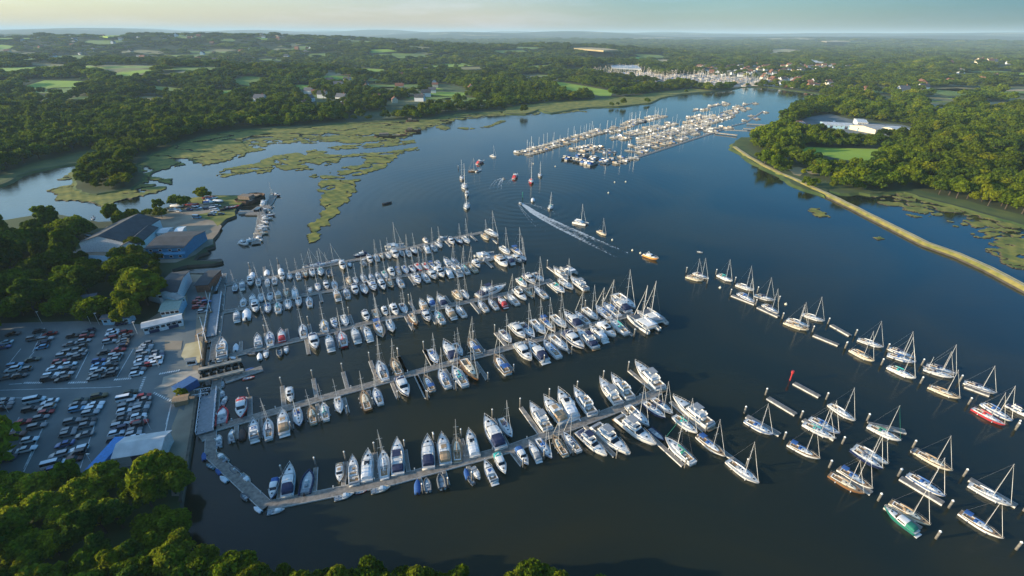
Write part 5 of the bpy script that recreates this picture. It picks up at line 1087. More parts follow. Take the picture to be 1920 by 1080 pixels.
bx.build('steel_box', mat('blue_steel', (.03, .10, .25), .5), o); MB().box(3.0, 3.06, -1.6, 1.6, .2, 2.5).build('door', BW, o); tag(o, 'dark blue container on the slipway by the dock', 'container')
shed('kiosk', g_('Q', 478, 672), g_('Q', 535, 664), g_('Q', 475, 660), 2.3, .4, WW, LR, 'small grey-roofed kiosk beside the dock', windows=2)
shed('marina_office', g_('Q', 302, 262), g_('Q', 428, 245), g_('Q', 350, 120), 5.2, 1.4, WW, GR, 'dark-roofed two-storey marina office under the trees', windows=6)
shed('balcony_building', g_('Q', 432, 290), g_('Q', 468, 272), g_('Q', 470, 115), 4.6, .8, BLW, LR, 'narrow white and blue building beside the dark-roofed office', windows=2)
shed('cafe', g_('Q', 305, 352), g_('Q', 430, 335), g_('Q', 302, 278), 3.4, .8, BLW, mat('green_roof', (.28, .33, .27), .7), 'low cafe with a pale green roof behind the long trailer building', windows=4)
shed('long_cabin', g_('Q', 188, 460), g_('Q', 448, 398), g_('Q', 190, 425), 3.0, .6, WW, WH2, 'long white cabin at the top corner of the car park', windows=7, doors=2)
shed('site_hut', g_('K', 700, 72), g_('K', 885, 62), g_('K', 700, 42), 2.8, .6, BLW, SR, 'long low hut at the top edge of the car park under the trees', windows=4)
shed('boat_hall', g_('Y', 315, 556), g_('Y', 640, 372), g_('Y', 625, 566), 5.2, 3.4, WW, GR, 'largest grey-roofed boat hall with white walls in the boatyard', doors=1, windows=3)
shed('workshop', g_('Y', 640, 566), g_('Y', 800, 428), g_('Y', 765, 562), 4.2, 1.8, WW, GR, 'middle grey-roofed workshop in the boatyard', doors=1)
shed('workshop', g_('Y', 830, 600), g_('Y', 1125, 592), g_('Y', 870, 470), 5.0, 1.6, BW, GR, 'bright blue workshop with a dark roof at the edge of the boatyard', doors=2, windows=4)
shed('lean_to', g_('Y', 905, 612), g_('Y', 1120, 602), g_('Y', 905, 597), 2.4, .5, BW, BW, 'low bright blue lean-to in front of the blue workshop', windows=3)
shed('store', g_('Y', 905, 445), g_('Y', 985, 440), g_('Y', 940, 405), 2.8, .6, WW, WH2, 'small white store behind the blue workshop', windows=1)
shed('caravan', g_('Y', 1045, 430), g_('Y', 1100, 425), g_('Y', 1060, 395), 2.6, .4, GEL, GEL, 'white caravan parked behind the blue workshop', 'caravan', windows=2)
shed('blue_shed', g_('Y', 330, 665), g_('Y', 590, 672), g_('Y', 330, 625), 3.0, .8, BLW, mat('blue_grey_roof', (.16, .26, .30), .7), 'pale blue shed between the boat hall and the wood', windows=3)
shed('cottage', g_('Y', 100, 575+0), g_('Y', 200, 590), g_('Y', 100, 560), 3, 1.2, WW, LR, 'white roofed hut at the left end of the boatyard')
shed('house', PC('X', 150, 580, LZ), PC('X', 185, 574, LZ), PC('X', 155, 568, LZ), 3, 1.5, BR, SR, 'dark-roofed house hidden in the clearing beside the car park')
# boatyard hulks and stored boats
for i, (c, u, v) in enumerate((('J',330,120),('J',390,140),('J',320,210),('J',300,180),('Y',1060,205),('Y',1120,180),('Y',1180,190),('Y',1040,235),('Y',1300,150),('Y',1310,175),('J',500,190),('J',620,330),('J',750,300),('Y',400,300))):
    mdl = ['c_red', 'c_white', 'c_blue', 'c_tan', 'c_cover', 'c_dark'][i % 6]; p = PC(c, u, v, LZ); o = place(mdl, p.x, p.y, random.uniform(-1, 1), random.uniform(5.5, 8.5), z=LZ+.4); tag(o, '%s ashore in the boatyard, %s of the laid-up boats' % (LOOK[mdl], ordw(i+1)), 'small boat', 'boats laid up in the boatyard')
def barge(p, ang, L, B, lab, name='barge', sup=True, h=2.4):
    o = empty(name, (p.x, p.y, 0)); o.rotation_euler = (0, 0, ang); mb = MB(); secs = []
    for t, k in ((-.5, .55), (-.42, .92), (-.2, 1), (.25, 1), (.42, .8), (.5, .3)): secs.append([(t*L, B/2*k, h), (t*L, B/2*k*.9, -.3), (t*L, -B/2*k*.9, -.3), (t*L, -B/2*k, h)])
    mb.loft(secs); mb.build('hull', mat('rusty_hull', (.07, .042, .03), .9, var=.5, scale=.8), o)
    if sup: MB().box(-L*.35, -L*.05, -B*.33, B*.33, h, h+2.2, tx=.05, ty=.05).build('deckhouse', mat('faded_deckhouse', (.20, .15, .11), .85, var=.4), o); MB().box(L*.05, L*.3, -B*.3, B*.3, h+.02, h+.35).build('hatch_cover', TEAK, o)
    tag(o, lab, 'barge'); return o
barge(PC('J', 1090, 150, 0), R(80), 19, 13, 'big rusty brown hulk lying at the end of the boatyard spit')
barge(PC('J', 1100, 290, 0), R(12), 13, 4.5, 'low dark raft between the rusty hulk and the jetty', h=.6, sup=False)
barge(PC('L2', 1010, 865, 0), R(10), 34, 9, 'dark derelict barge against the reed island by the far bank', h=1.6)
barge(PC('L2', 1180, 830, 0), R(5), 18, 7, 'pale houseboat off the end of the reed island', 'houseboat')
barge(PC('L2', 1175, 755, 0), R(5), 16, 6, 'white houseboat against the far bank meadow', 'houseboat')
# boatyard jetty
jp = [PC('J', 1170, 945, 1), PC('J', 1250, 620, 1), PC('J', 1280, 330, 1), PC('J', 1420, 190, 1), PC('J', 1510, 40, 1)]
pontoon('jetty', jp, 4.0, 'long crooked jetty crowded with old boats off the boatyard', 'jetty', None, z=.7)
pontoon('gangway', [PC('J', 850, 370, 1), PC('J', 1190, 345, 1)], 1.6, 'pale footbridge from the boatyard spit to the jetty', 'footbridge', None, z=1.2)
o = empty('jetty_deck', PC('J', 1240, 360, 0)); MB().box(-5, 5, -8, 8, .2, .8).build('deck', PLANK, o); MB().box(-2, 1, -3, 3, .8, 2.2, tx=.1, ty=.1).build('cabin', GLS, o); tag(o, 'dark work platform in the middle of the boatyard jetty', 'platform')
# travel-hoist dock: piers with piles
def pier(a, b, wd, z, lab, legs=6, m=CONC):
    o = empty('dock_pier', (a.x, a.y, 0)); MB().obox((0, 0), (b-a).xy, wd, z-.5, z).build('deck', m, o); mb = MB()
    for k in range(legs):
        q = (b-a)*(k+.5)/legs; mb.tube((q.x, q.y, -.7), (q.x, q.y, z-.5), .35)
        d = (b-a).normalized(); n = Vector((-d.y, d.x))*(wd/2+.2); mb.tube((q.x+n.x, q.y+n.y, -.7), (q.x+n.x, q.y+n.y, z+1.0), .22)
    mb.build('pier_leg', PILE, o); return tag(o, lab, 'pier', 'piers of the hoist dock')
pier(PC('Q', 545, 690, 2), PC('Q', 835, 622, 2), 1.5, 1.9, 'upper pier of the boat-hoist dock')
pier(PC('Q', 545, 765, 2), PC('Q', 850, 690, 2), 1.5, 1.9, 'middle pier of the boat-hoist dock')
pontoon('dock_pontoon', [PC('Q', 725, 768, .5), PC('Q', 978, 683, .5)], 2.4, 'wooden pontoon at the mouth of the hoist dock', 'pontoon', None, z=.6)
put_pairs('small craft moored along the walkway', 'hoist dock mouth', 'x', 'Q 925 735 845 750 c_red;Q 920 675 865 690 c_blue;Q 915 712 855 722 c_grey')
barge(PC('Q', 700, 700, 0), R(26), 13, 3.6, 'dark lighter floating inside the hoist dock', h=.7, sup=False)
def truss(a, b, wd, lab, z0=1.7, z1=.8):
    o = empty('gangway_bridge', (a.x, a.y, 0)); v = (b-a).xy; d = Vector(v).normalized(); n = Vector((-d.y, d.x)); L = Vector(v).length; f = MB(); r_ = MB(); N = max(4, int(L/2))
    f.obox((0, 0), v, wd, .9, 1.05); f.build('deck', mat('grey_grating', (.20, .22, .24), .7), o)
    for s_ in (1, -1):
        q = lambda k, z: (d.x*L*k/N+n.x*s_*wd/2, d.y*L*k/N+n.y*s_*wd/2, z)
        for k in range(N): r_.tube(q(k, 1.05), q(k, 2.1), .06, n=4); r_.tube(q(k, 2.1), q(k+1, 2.1), .08, n=4); r_.tube(q(k, 1.05), q(k+1, 2.1), .05, n=4)
        r_.tube(q(N, 1.05), q(N, 2.1), .06, n=4)
    r_.build('truss_rail', mat('white_steel', (.68, .70, .72), .5), o); return tag(o, lab, 'gangway', 'white truss gangways')
truss(PC('Q', 625, 470, 1), PC('Q', 668, 185, 1), 4.2, 'long white truss gangway beside the upper walkway')
truss(PC('Q', 655, 165, 1), PC('Q', 700, 60, 1), 1.8, 'short white gangway at the top end of the walkway')
truss(PC('Q', 622, 835, 1), PC('Q', 592, 1120, 1), 4.2, 'long white truss gangway beside the lower walkway')
truss(PC('Q', 515, 868, 1), PC('Q', 625, 850, 1), 2.6, 'short white bridge from the quay to the lower gangway')
pontoon('landing_stage', [PC('A', 45, 575, .5), PC('A', 105, 545, .5)], 3.2, 'small landing stage at the foot of the lower gangway', 'pontoon', None)
pontoon('landing_stage', [PC('Q', 600, 480, .5), PC('Q', 650, 490, .5)], 4, 'square landing stage at the foot of the upper gangway', 'pontoon', None)
pontoon('wide_pontoon', [PC('E', 85, 600, .5), PC('E', 215, 590, .5)], 2.2, 'short pontoon closing the end of the upper walkway', 'pontoon', None)
# masts and clutter laid along the quay
for i, (a, b) in enumerate((((540, 455), (570, 620)), ((555, 340), (600, 500)), ((590, 150), (630, 300)), ((535, 460), (590, 430)))):
    A_, B_ = PC('Q', *a, LZ+.6), PC('Q', *b, LZ+.6); o = empty('spare_mast', (A_.x, A_.y, LZ)); v = B_-A_; MB().tube((0, 0, .6), (v.x, v.y, .6), .12, .09).build('spar', ALU, o); MB().box(-.4, .4, -.4, .4, 0, .55).box(v.x-.4, v.x+.4, v.y-.4, v.y+.4, 0, .55).build('trestle', TEAK, o)
    tag(o, 'long pale spare mast lying on trestles on the quay, %s from the bottom' % ordw([2, 3, 4, 1][i]), 'mast', 'spare masts laid on the quay')
shed('hoist_shelter', g_('Q', 540, 175), g_('Q', 625, 170), g_('Q', 540, 80), 3.4, .6, TR, GR, 'dark-roofed red shelter in the corner of the quay')
shed('timber_store', g_('Q', 390, 950), g_('Q', 480, 930), g_('Q', 388, 915), 1.8, .3, TEAK, TEAK, 'low wooden store beside the gravel strip')
# lamp posts
for i, (c, u, v) in enumerate((('K',285,60),('K',615,64),('K',672,70),('K',930,130),('K',58,660),('K',1078,352),('K',1020,780),('Q',135,455),('Q',280,680),('K',640,1040))):
    p = PC(c, u, v, LZ)
    if 'lamp' in PROTO: o = copy_tree(PROTO['lamp'][0])
    else:
        o = empty('lamp_post'); MB().tube((0, 0, 0), (0, 0, 5.2), .06, .045).build('post', ALU, o); MB().box(-.15, .7, -.1, .1, 5.2, 5.3).build('lamp_head', GEL, o); bpy.context.view_layer.update(); reg_all(o); PROTO['lamp'] = (o, 1)
    o.location = (p.x, p.y, LZ); tag(o, 'thin pale lamp post in the car park, %s in order from the top left' % ordw(i+1), 'lamp post', 'lamp posts of the car park')
# boatyard on the right bank
LRs = mat('cream_sheet_roof', (.38, .34, .28), .6, var=.1)
for a, b, c_, h, rd, wl, rf, lb in (((415,800),(640,812),(420,776),3.6,1.4,BLW,WH2,'long white-roofed boat shed on the far right bank'), ((665,822),(780,830),(668,798),3.6,1.2,BLW,WH2,'white-roofed shed beside the long boat shed on the right bank'), ((800,846),(935,836),(796,796),4.5,2,CREAM,LRs,'broad cream-roofed hall on the right bank'), ((1000,858),(1085,848),(998,800),4.5,1.8,CREAM,WH2,'pale hall at the right-hand end of the right bank boatyard'), ((945,872),(1020,876),(948,850),3.2,1.2,WW,WH2,'low white shed in front of the cream halls'), ((205,800),(300,800),(210,765),4,1.8,CREAM,TR,'red-roofed clubhouse by the far right bank pier'), ((665,790),(740,795),(670,762),5,1.2,WW,WH2,'small white shed behind the long boat sheds')):
    shed('boat_shed', g_('L4', *a), g_('L4', *b), g_('L4', *c_), h, rd, wl, rf, lb, skylights=5, windows=6, doors=2)
sheet('right_bank_yard', poly('L4', [(190,815),(210,760),(300,720),(460,690),(560,720),(740,760),(1000,775),(1095,800),(1090,870),(900,880),(700,880),(420,850)], LZ+.06), G_ASPH)
NOTREE.append([(p.x, p.y) for p in poly('L4', [(190,825),(210,760),(300,715),(460,690),(560,720),(740,750),(1000,770),(1110,800),(1100,875),(900,890),(700,890),(420,860)], LZ)])
for i in range(46):
    u, v = random.uniform(300, 760), random.uniform(712, 772)
    if v < 790-(u-250)*.22: continue
    p = PC('L4', u, v, LZ); kd = random.choice('sm'); cov = random.choice(['navy', 'white', 'blue'])
    if COUNT['sailing_yacht' if kd == 's' else 'motor_cruiser'] >= 300: break
    o = place('f%s_%s' % (kd, cov), p.x, p.y, random.uniform(0, 6.28), random.uniform(8, 11), z=LZ+.5); tag(o, 'white boat with %s cover laid up ashore, %s in the right bank boatyard' % (cov, ordw(i+1)), CATN[kd], 'boats ashore on the right bank')
# houses
def house_proto(nm, wm_, rm_, w_=11, d_=8, h_=5, r_=3.2):
    o = empty('house'); mb = MB(); a, b = w_/2, d_/2
    mb.add([(-a,-b,-1),(a,-b,-1),(a,b,-1),(-a,b,-1),(-a,-b,h_),(a,-b,h_),(a,b,h_),(-a,b,h_),(-a,0,h_+r_),(a,0,h_+r_)], [(0,1,5,4),(1,2,6,9,5),(2,3,7,6),(3,0,4,8,7)]); wl = mb.build('wall', wm_, o)
    mb = MB()
    for s in (1, -1):
        v = [(-a-.4, s*(b+.5), h_-.35), (a+.4, s*(b+.5), h_-.35), (a+.4, 0, h_+r_+.08), (-a-.4, 0, h_+r_+.08)]; v += [(p, q, r+.2) for p, q, r in v]; mb.add(v, [(0,1,2,3),(4,7,6,5),(0,4,5,1),(2,6,7,3),(0,3,7,4),(1,5,6,2)])
    rf = mb.build('roof', rm_, o); MB().box(a*.5, a*.5+.9, -.5, .5, h_+r_*.5, h_+r_+1.2).build('chimney', BR, rf); bpy.context.view_layer.update(); reg_all(o); PROTO[nm] = (o, 1); return o
HK = [('h_white', WW, SR, 'white slate-roofed house'), ('h_brick', BR, TR, 'red brick house'), ('h_cream', CREAM, TR, 'cream red-roofed house'), ('h_grey', WW, GR, 'white house, dark grey roof')]
for n_, a, b, _ in HK: house_proto(n_, a, b)
HU = set(); HPOS = []
def put_house(k, x, y, ang, sc, lab, grp, z=None):
    n_ = HK[k][0]; o = copy_tree(PROTO[n_][0]) if n_ in HU else PROTO[n_][0]; HU.add(n_)
    o.location = (x, y, (Z(x, y) if z is None else z)); o.rotation_euler = (0, 0, ang); o.scale = (sc,)*3; HPOS.append((x, y, 13*sc)); tag(o, lab, 'house', grp)
def village(nm, grp, polypx, n, sc=(.8, 1.2), mind=16, hills_=False):
    w_ = [P(x, y, LZ) for x, y in polypx]; w2 = [(p.x, p.y) for p in w_]; xs = [p[0] for p in w2]; ys = [p[1] for p in w2]; got = []; t = 0
    while len(got) < n and t < n*60:
        t += 1; x, y = random.uniform(min(xs), max(xs)), random.uniform(min(ys), max(ys))
        if not inside(w2, np.array([x]), np.array([y]))[0]: continue
        if any((x-a)**2+(y-b)**2 < mind**2 for a, b, _ in got): continue
        got.append((x, y, random.randrange(4)))
    got.sort(); c_ = {}
    for x, y, k in got: c_[k] = c_.get(k, 0)+1; put_house(k, x, y, random.choice([0, 1.57])+random.uniform(-.3, .3), random.uniform(*sc), '%s, %s such from left %s' % (HK[k][3], ordw(c_[k]), nm), grp)
village('in the riverside village', 'houses of the riverside village', [(1280,128),(1340,124),(1450,124),(1560,126),(1570,134),(1500,140),(1420,146),(1330,140),(1280,138)], 135, mind=13)
village('along the waterfront of the village', 'houses along the village waterfront', [(1425,148),(1500,150),(1565,160),(1560,172),(1500,167),(1430,160)], 34, mind=13, sc=(.8, 1.4))
village('in the woods beyond the far bank', 'houses in the far woods', [(450,210),(640,165),(900,150),(1000,160),(880,175),(700,205),(480,225)], 22, mind=40, sc=(1, 1.5))
village('in the distant suburb on the left', 'houses of the distant suburb', [(0,100),(230,92),(480,92),(640,84),(700,96),(560,124),(330,130),(60,140)], 80, mind=25, sc=(1.1, 1.9))
village('scattered on the right-hand country', 'houses in the right-hand country', [(1600,140),(1900,120),(1900,150),(1700,185),(1610,170)], 14, mind=50, sc=(1, 1.7))
def bigh(c, pts, lb):
    for i, (u, v, sc, k) in enumerate(pts):
        p = PC(c, u, v, LZ); put_house(k, p.x, p.y, random.uniform(-.3, .3), sc, '%s, %s' % (HK[k][3], lb % ordw(i+1)), 'large houses standing alone')
bigh('L2', [(400,545,1.3,0),(560,478,1.4,3),(625,505,1.6,0),(690,470,1.3,3),(40,610,1.5,0),(1270,375,1.3,0),(1090,425,1.2,1),(860,320,1.3,2)], 'the %s large one among the far bank trees')
bigh('L4', [(1000,545,1.8,0),(525,625,.8,2),(590,375,1.6,0),(1570,345,2.2,2),(1640,345,2,2)], 'the %s large one in the right bank woods')
shed('glasshouse', PC('L4', 340, 322, LZ), PC('L4', 650, 325, LZ), PC('L4', 345, 300, LZ), 7, 2, WW, WH2, 'very long white building beyond the village')
shed('far_shed', PC('L3', 750, 372, LZ), PC('L3', 965, 375, LZ), PC('L3', 760, 345, LZ), 8, 2, WW, mat('bluish_roof', (.30, .36, .40), .6), 'wide bluish shed behind the farthest marina')
for i, (u, w_, h) in enumerate(((1398, 22, 38), (1515, 20, 36), (1690, 18, 32), (1300, 30, 18), (1440, 40, 14))):
    p = PC('L1', u, 158, LZ); x, y = p.x*1.0, p.y; z = Z(x, y); o = empty('tower_block', (x, y, z)); MB().box(-w_/2, w_/2, -9, 9, -4, h).build('wall', WW, o)
    mb = MB()
    for k in range(int(h/3.2)): mb.box(-w_/2-.05, w_/2+.05, -9.08, -8.9, k*3.2+1.2, k*3.2+2.5)
    mb.build('facade_glazing', GLS, o); tag(o, 'distant pale %s block on the left horizon, %s from the left' % ('tower' if h > 30 else 'low office', ordw([2, 4, 5, 1, 3][i])), 'building', 'blocks on the left horizon')
# ------------------------------------------------------------------ trees
def leaf_mat(name, c1, c2):
    m = bpy.data.materials.new(name); m.use_nodes = True; n = m.node_tree; n.nodes.remove(n.nodes['Principled BSDF']); out = n.nodes['Material Output']
    oi = n.nodes.new('ShaderNodeObjectInfo'); r = n.nodes.new('ShaderNodeValToRGB'); e = r.color_ramp; e.elements[0].color = (*c1, 1); e.elements[1].color = (*c2, 1)
    x = e.elements.new(.5); x.color = (*[(a*.7+b*.3) for a, b in zip(c1, c2)], 1); x = e.elements.new(.8); x.color = (*[a*.75 for a in c1], 1)
    n.links.new(oi.outputs['Random'], r.inputs['Fac'])
    t = n.nodes.new('ShaderNodeTexCoord'); q = n.nodes.new('ShaderNodeTexNoise'); q.inputs['Scale'].default_value = 1.1; q.inputs['Detail'].default_value = 3; n.links.new(t.outputs['Object'], q.inputs['Vector'])
    mr = n.nodes.new('ShaderNodeMapRange'); mr.inputs['From Min'].default_value = .3; mr.inputs['From Max'].default_value = .7; mr.inputs['To Min'].default_value = .5; mr.inputs['To Max'].default_value = 1.5; n.links.new(q.outputs['Fac'], mr.inputs['Value'])
    vm = n.nodes.new('ShaderNodeVectorMath'); vm.operation = 'SCALE'; n.links.new(r.outputs['Color'], vm.inputs[0]); n.links.new(mr.outputs[0], vm.inputs['Scale'])
    g_ = n.nodes.new('ShaderNodeNewGeometry'); q2 = n.nodes.new('ShaderNodeTexNoise'); q2.inputs['Scale'].default_value = .006; q2.inputs['Detail'].default_value = 3; n.links.new(g_.outputs['Position'], q2.inputs['Vector'])
    m2 = n.nodes.new('ShaderNodeMapRange'); m2.inputs['From Min'].default_value = .35; m2.inputs['From Max'].default_value = .65; m2.inputs['To Min'].default_value = .68; m2.inputs['To Max'].default_value = 1.25; n.links.new(q2.outputs['Fac'], m2.inputs['Value'])
    mu = n.nodes.new('ShaderNodeMath'); mu.operation = 'MULTIPLY'; n.links.new(mr.outputs[0], mu.inputs[0]); n.links.new(m2.outputs[0], mu.inputs[1]); n.links.new(mu.outputs[0], vm.inputs['Scale'])
    d = n.nodes.new('ShaderNodeBsdfDiffuse'); tl = n.nodes.new('ShaderNodeBsdfTranslucent'); mx = n.nodes.new('ShaderNodeMixShader'); mx.inputs[0].default_value = .40
    n.links.new(vm.outputs[0], d.inputs['Color']); n.links.new(vm.outputs[0], tl.inputs['Color']); n.links.new(d.outputs[0], mx.inputs[1]); n.links.new(tl.outputs[0], mx.inputs[2]); n.links.new(mx.outputs[0], out.inputs['Surface'])
    return m
LEAF = leaf_mat('oak_leaves', (.100, .155, .009), (.225, .245, .012)); LEAFY = leaf_mat('willow_and_sunlit_leaves', (.17, .21, .014), (.23, .24, .016)); LEAFD = leaf_mat('dark_leaves', (.060, .110, .014), (.13, .17, .014))
BARK = mat('bark', (.07, .055, .04), .95, var=.3)
def crown_mesh(name, seed, lobes, per, size, m, Rr=5.0, Hh=10.0, tall=1.0):
    r = np.random.default_rng(seed); C_ = []
    for k in range(lobes):
        a = r.uniform(0, 2*np.pi); d = Rr*.84*math.sqrt(r.uniform(.02, 1)); z = Hh*(.50+.34*r.uniform(-1, 1)*(1-d/Rr*.7))+(.13*Hh)*(1-d/Rr)
        C_.append((d*math.cos(a), d*math.sin(a), z*tall, Rr*r.choice([.18, .24, .30, .38])*r.uniform(.85, 1.1)))
    C_.append((0, 0, Hh*.62*tall, Rr*.52)); C_ = np.array(C_); vs, fs = [], []; o = 0
    for cx_, cy_, cz_, rad in C_:                 # dark inner core so the crown is not see-through
        n1, n2 = 5, 8; base = o
        for i in range(n1+1):
            th = math.pi*i/n1
            for j in range(n2): ph = 2*math.pi*j/n2; q = rad*.80*r.uniform(.85, 1.1); vs.append((cx_+q*math.sin(th)*math.cos(ph), cy_+q*math.sin(th)*math.sin(ph), cz_+q*math.cos(th)*.85))
        for i in range(n1):
            for j in range(n2): fs.append((base+i*n2+j, base+(i+1)*n2+j, base+(i+1)*n2+(j+1) % n2, base+i*n2+(j+1) % n2))
        o += (n1+1)*n2
    dirs = r.normal(size=(len(C_), per, 3)); dirs /= np.linalg.norm(dirs, axis=2, keepdims=True); dirs[..., 2] = np.where(dirs[..., 2] < -.35, -dirs[..., 2], dirs[..., 2])
    P_ = C_[:, None, :3]+dirs*C_[:, None, 3:4]*r.uniform(.78, 1.26, size=(len(C_), per, 1))*np.array([1, 1, .88]); P_ = P_.reshape(-1, 3); D = dirs.reshape(-1, 3)
    keep = np.ones(len(P_), bool)
    for k, (cx_, cy_, cz_, rad) in enumerate(C_): keep &= (np.linalg.norm((P_-np.array([cx_, cy_, cz_]))/np.array([1, 1, .88]), axis=1) > rad*.78)
    P_, D = P_[keep], D[keep]; N = D+r.normal(size=D.shape)*.8; N /= np.linalg.norm(N, axis=1, keepdims=True)
    up = r.normal(size=D.shape); T = np.cross(N, up); T /= np.linalg.norm(T, axis=1, keepdims=True); Bt = np.cross(N, T); s = size*r.uniform(.6, 1.35, size=(len(P_), 1))
    q = np.stack([P_-T*s-Bt*s*.6, P_+T*s*.8-Bt*s*.7+N*s*.15, P_+T*s+Bt*s*.7, P_-T*s*.7+Bt*s*.8+N*s*.15], axis=1).reshape(-1, 3)
    nq = len(P_); allv = np.concatenate([np.array(vs), q]); me = bpy.data.meshes.new(name)
    F = [tuple(f) for f in fs]+[(o+4*i, o+4*i+1, o+4*i+2, o+4*i+3) for i in range(nq)]
    me.from_pydata(allv.tolist(), [], F); me.materials.append(m); me.update(); return me
def trunk_mesh(seed, Hh=10.0):
    r = random.Random(seed); mb = MB(); mb.tube((0, 0, -.4), (.1, .05, Hh*.45), .34, .2, n=7); 
    for k in range(5):
        a = k*1.3+r.uniform(-.3, .3); z = Hh*r.uniform(.28, .44); mb.tube((.05, .03, z), (math.cos(a)*2.4, math.sin(a)*2.4, z+Hh*.24), .14, .05, n=5)
    me = bpy.data.meshes.new('trunk'); me.from_pydata(mb.v, [], mb.f); me.materials.append(BARK); return me
HI = [crown_mesh('crown_hi', s, k, 200, .40, m, Rr=q, tall=t) for s, m, q, t, k in ((1, LEAF, 5.4, .95, 30), (2, LEAF, 4.2, 1.2, 22), (3, LEAF, 6.0, .85, 34), (4, LEAFD, 3.6, 1.35, 20), (5, LEAF, 4.8, 1.1, 26))]
HIY = [crown_mesh('crown_yel', s, 24, 200, .42, LEAFY, tall=t) for s, t in ((11, 1), (12, 1.1))]
MIDC = [crown_mesh('crown_mid', s, 15, 90, .52, m, Rr=q, tall=t) for s, m, q, t in ((21, LEAF, 5, 1), (22, LEAFD, 4.4, 1.2), (23, LEAF, 5.6, .9), (24, LEAF, 4.2, 1.15))]
TRK = [trunk_mesh(s) for s in range(3)]
# --- scatter
BLOCK = [[(p.x, p.y) for p in poly('X', q, LZ)] for q in (
 [(-50,606),(0,604),(150,600),(262,606),(296,545),(320,500),(403,510),(403,530),(384,630),(371,722),(361,800),(348,880),(343,930),(325,935),(310,905),(200,905),(0,915),(-50,920)],
 [(118,470),(150,450),(200,425),(260,412),(300,404),(345,392),(365,378),(400,366),(455,366),(462,374),(418,440),(402,461),(366,478),(415,486),(415,492),(350,497),(300,494),(200,500),(130,494)],
 [(150,562),(236,556),(232,592),(150,592)], [(-600,370),(240,380),(205,428),(100,436),(0,442),(-600,480)], [(296,500),(330,495),(330,520),(296,545)])]
far2 = [(p.x, p.y) for p in LAND_FAR]; near2 = [(p.x, p.y) for p in LAND_NEAR]
rd = np.random.default_rng(5)
def cand():
    out = []
    xs = np.arange(-1000, 1100, 8.2); ys = np.arange(2, 1000, 7.6); X, Y = np.meshgrid(xs, ys); X = X+(np.arange(len(ys)) % 2)[:, None]*4.1; X = X+rd.uniform(-2.6, 2.6, X.shape); Y = Y+rd.uniform(-2.4, 2.4, Y.shape)
    k = np.hypot(X, Y) < 900; out.append(np.stack([X[k], Y[k], np.full(k.sum(), 8.2)], 1))
    xs = np.arange(-130, -20, 5.6); ys = np.arange(20, 112, 5.4); A_, B_ = np.meshgrid(xs, ys); A_ = A_+rd.uniform(-2, 2, A_.shape); B_ = B_+rd.uniform(-2, 2, B_.shape); out = [np.concatenate([out[0][~((out[0][:, 0] < -20) & (out[0][:, 0] > -130) & (out[0][:, 1] < 112))], np.stack([A_.ravel(), B_.ravel(), np.full(A_.size, 8.2)], 1)])]
    r = 900.0
    while r < 7500:
        s = 8.4*(r/900)**1.0; n = int(R(112)*r/s); a = R(-56)+R(112)*(np.arange(n)+rd.uniform(-.35, .35, n))/n; q = r+rd.uniform(-.33, .33, n)*s; out.append(np.stack([q*np.sin(a), q*np.cos(a), np.full(n, s)], 1)); r += s*.92
    return np.concatenate(out)
T = cand(); X, Y, SP = T[:, 0], T[:, 1], T[:, 2]
ZZ = np.maximum(LZ, H(X, Y)); U, V, Dp = proj(X, Y, ZZ+6)
ok = ((U > -90) | ((Dp < 330) & (X > -420))) & (U < 2010) & (V < 1185) & (V > 40)
X, Y, SP, ZZ, U, V, Dp = [a[ok] for a in (X, Y, SP, ZZ, U, V, Dp)]
ok = (inside(far2, X, Y) | inside(near2, X, Y)) & ~((U < -90) & (rd.random(X.shape) < .5))
for q in NOTREE+BLOCK: ok &= ~inside(q, X, Y)
ok &= ~(inside([(p.x, p.y) for p in fw], X, Y) & (Dp > 500))
U2, V2, _ = proj(X, Y, ZZ+7)
for q in FIELDPX[3:]: ok &= ~(inside(q, U2, V2) & (Dp > 350))
# keep trees off the very shore, thin out gardens and clearings further away
def edge_dist(poly_, X, Y):
    d = np.full(X.shape, 1e9)
    for i in range(len(poly_)-1):
        ax_, ay_ = poly_[i]; bx_, by_ = poly_[i+1]; L2 = (bx_-ax_)**2+(by_-ay_)**2
        if L2 < 1e-6: continue
        t = np.clip(((X-ax_)*(bx_-ax_)+(Y-ay_)*(by_-ay_))/L2, 0, 1); d = np.minimum(d, np.hypot(X-ax_-t*(bx_-ax_), Y-ay_-t*(by_-ay_)))
    return d
ok &= (edge_dist([(p.x, p.y) for p in LAND_FAR[:len(FAR_SHORE)]], X, Y) > 3.5) & (edge_dist([(p.x, p.y) for p in LAND_NEAR[:len(NEAR_SHORE)]], X, Y) > 3.2)
nsy = np.sin(X*.021+Y*.006+1)*np.cos(Y*.017-X*.004)+.6*np.sin(X*.05+2)*np.sin(Y*.043+1)+.35*np.sin(X*.011-Y*.013)
ok &= ~((Dp > 430) & (nsy > .98-.2*(Dp > 1000))); ok &= ~((Dp > 1200) & (np.sin(X*.0031+Y*.0017)+np.cos(Y*.0046-X*.001) > 1.45) & (nsy > .1))
vil = [[(p.x, p.y) for p in poly('X', q, LZ)] for q in ([(1275,128),(1340,124),(1570,126),(1575,135),(1500,141),(1420,148),(1565,160),(1562,174),(1430,162),(1330,142)], [(0,100),(230,92),(480,92),(640,84),(700,96),(560,124),(330,130),(60,140)])]
ok &= ~(inside(vil[0], X, Y) & (rd.random(X.shape) < .82)); ok &= ~(inside(vil[1], X, Y) & (rd.random(X.shape) < .45))
for hx, hy, hr in HPOS: ok &= (X-hx)**2+(Y-hy*1.0)**2 > (hr*.75)**2
X, Y, SP, ZZ, U, V, Dp = [a[ok] for a in (X, Y, SP, ZZ, U, V, Dp)]
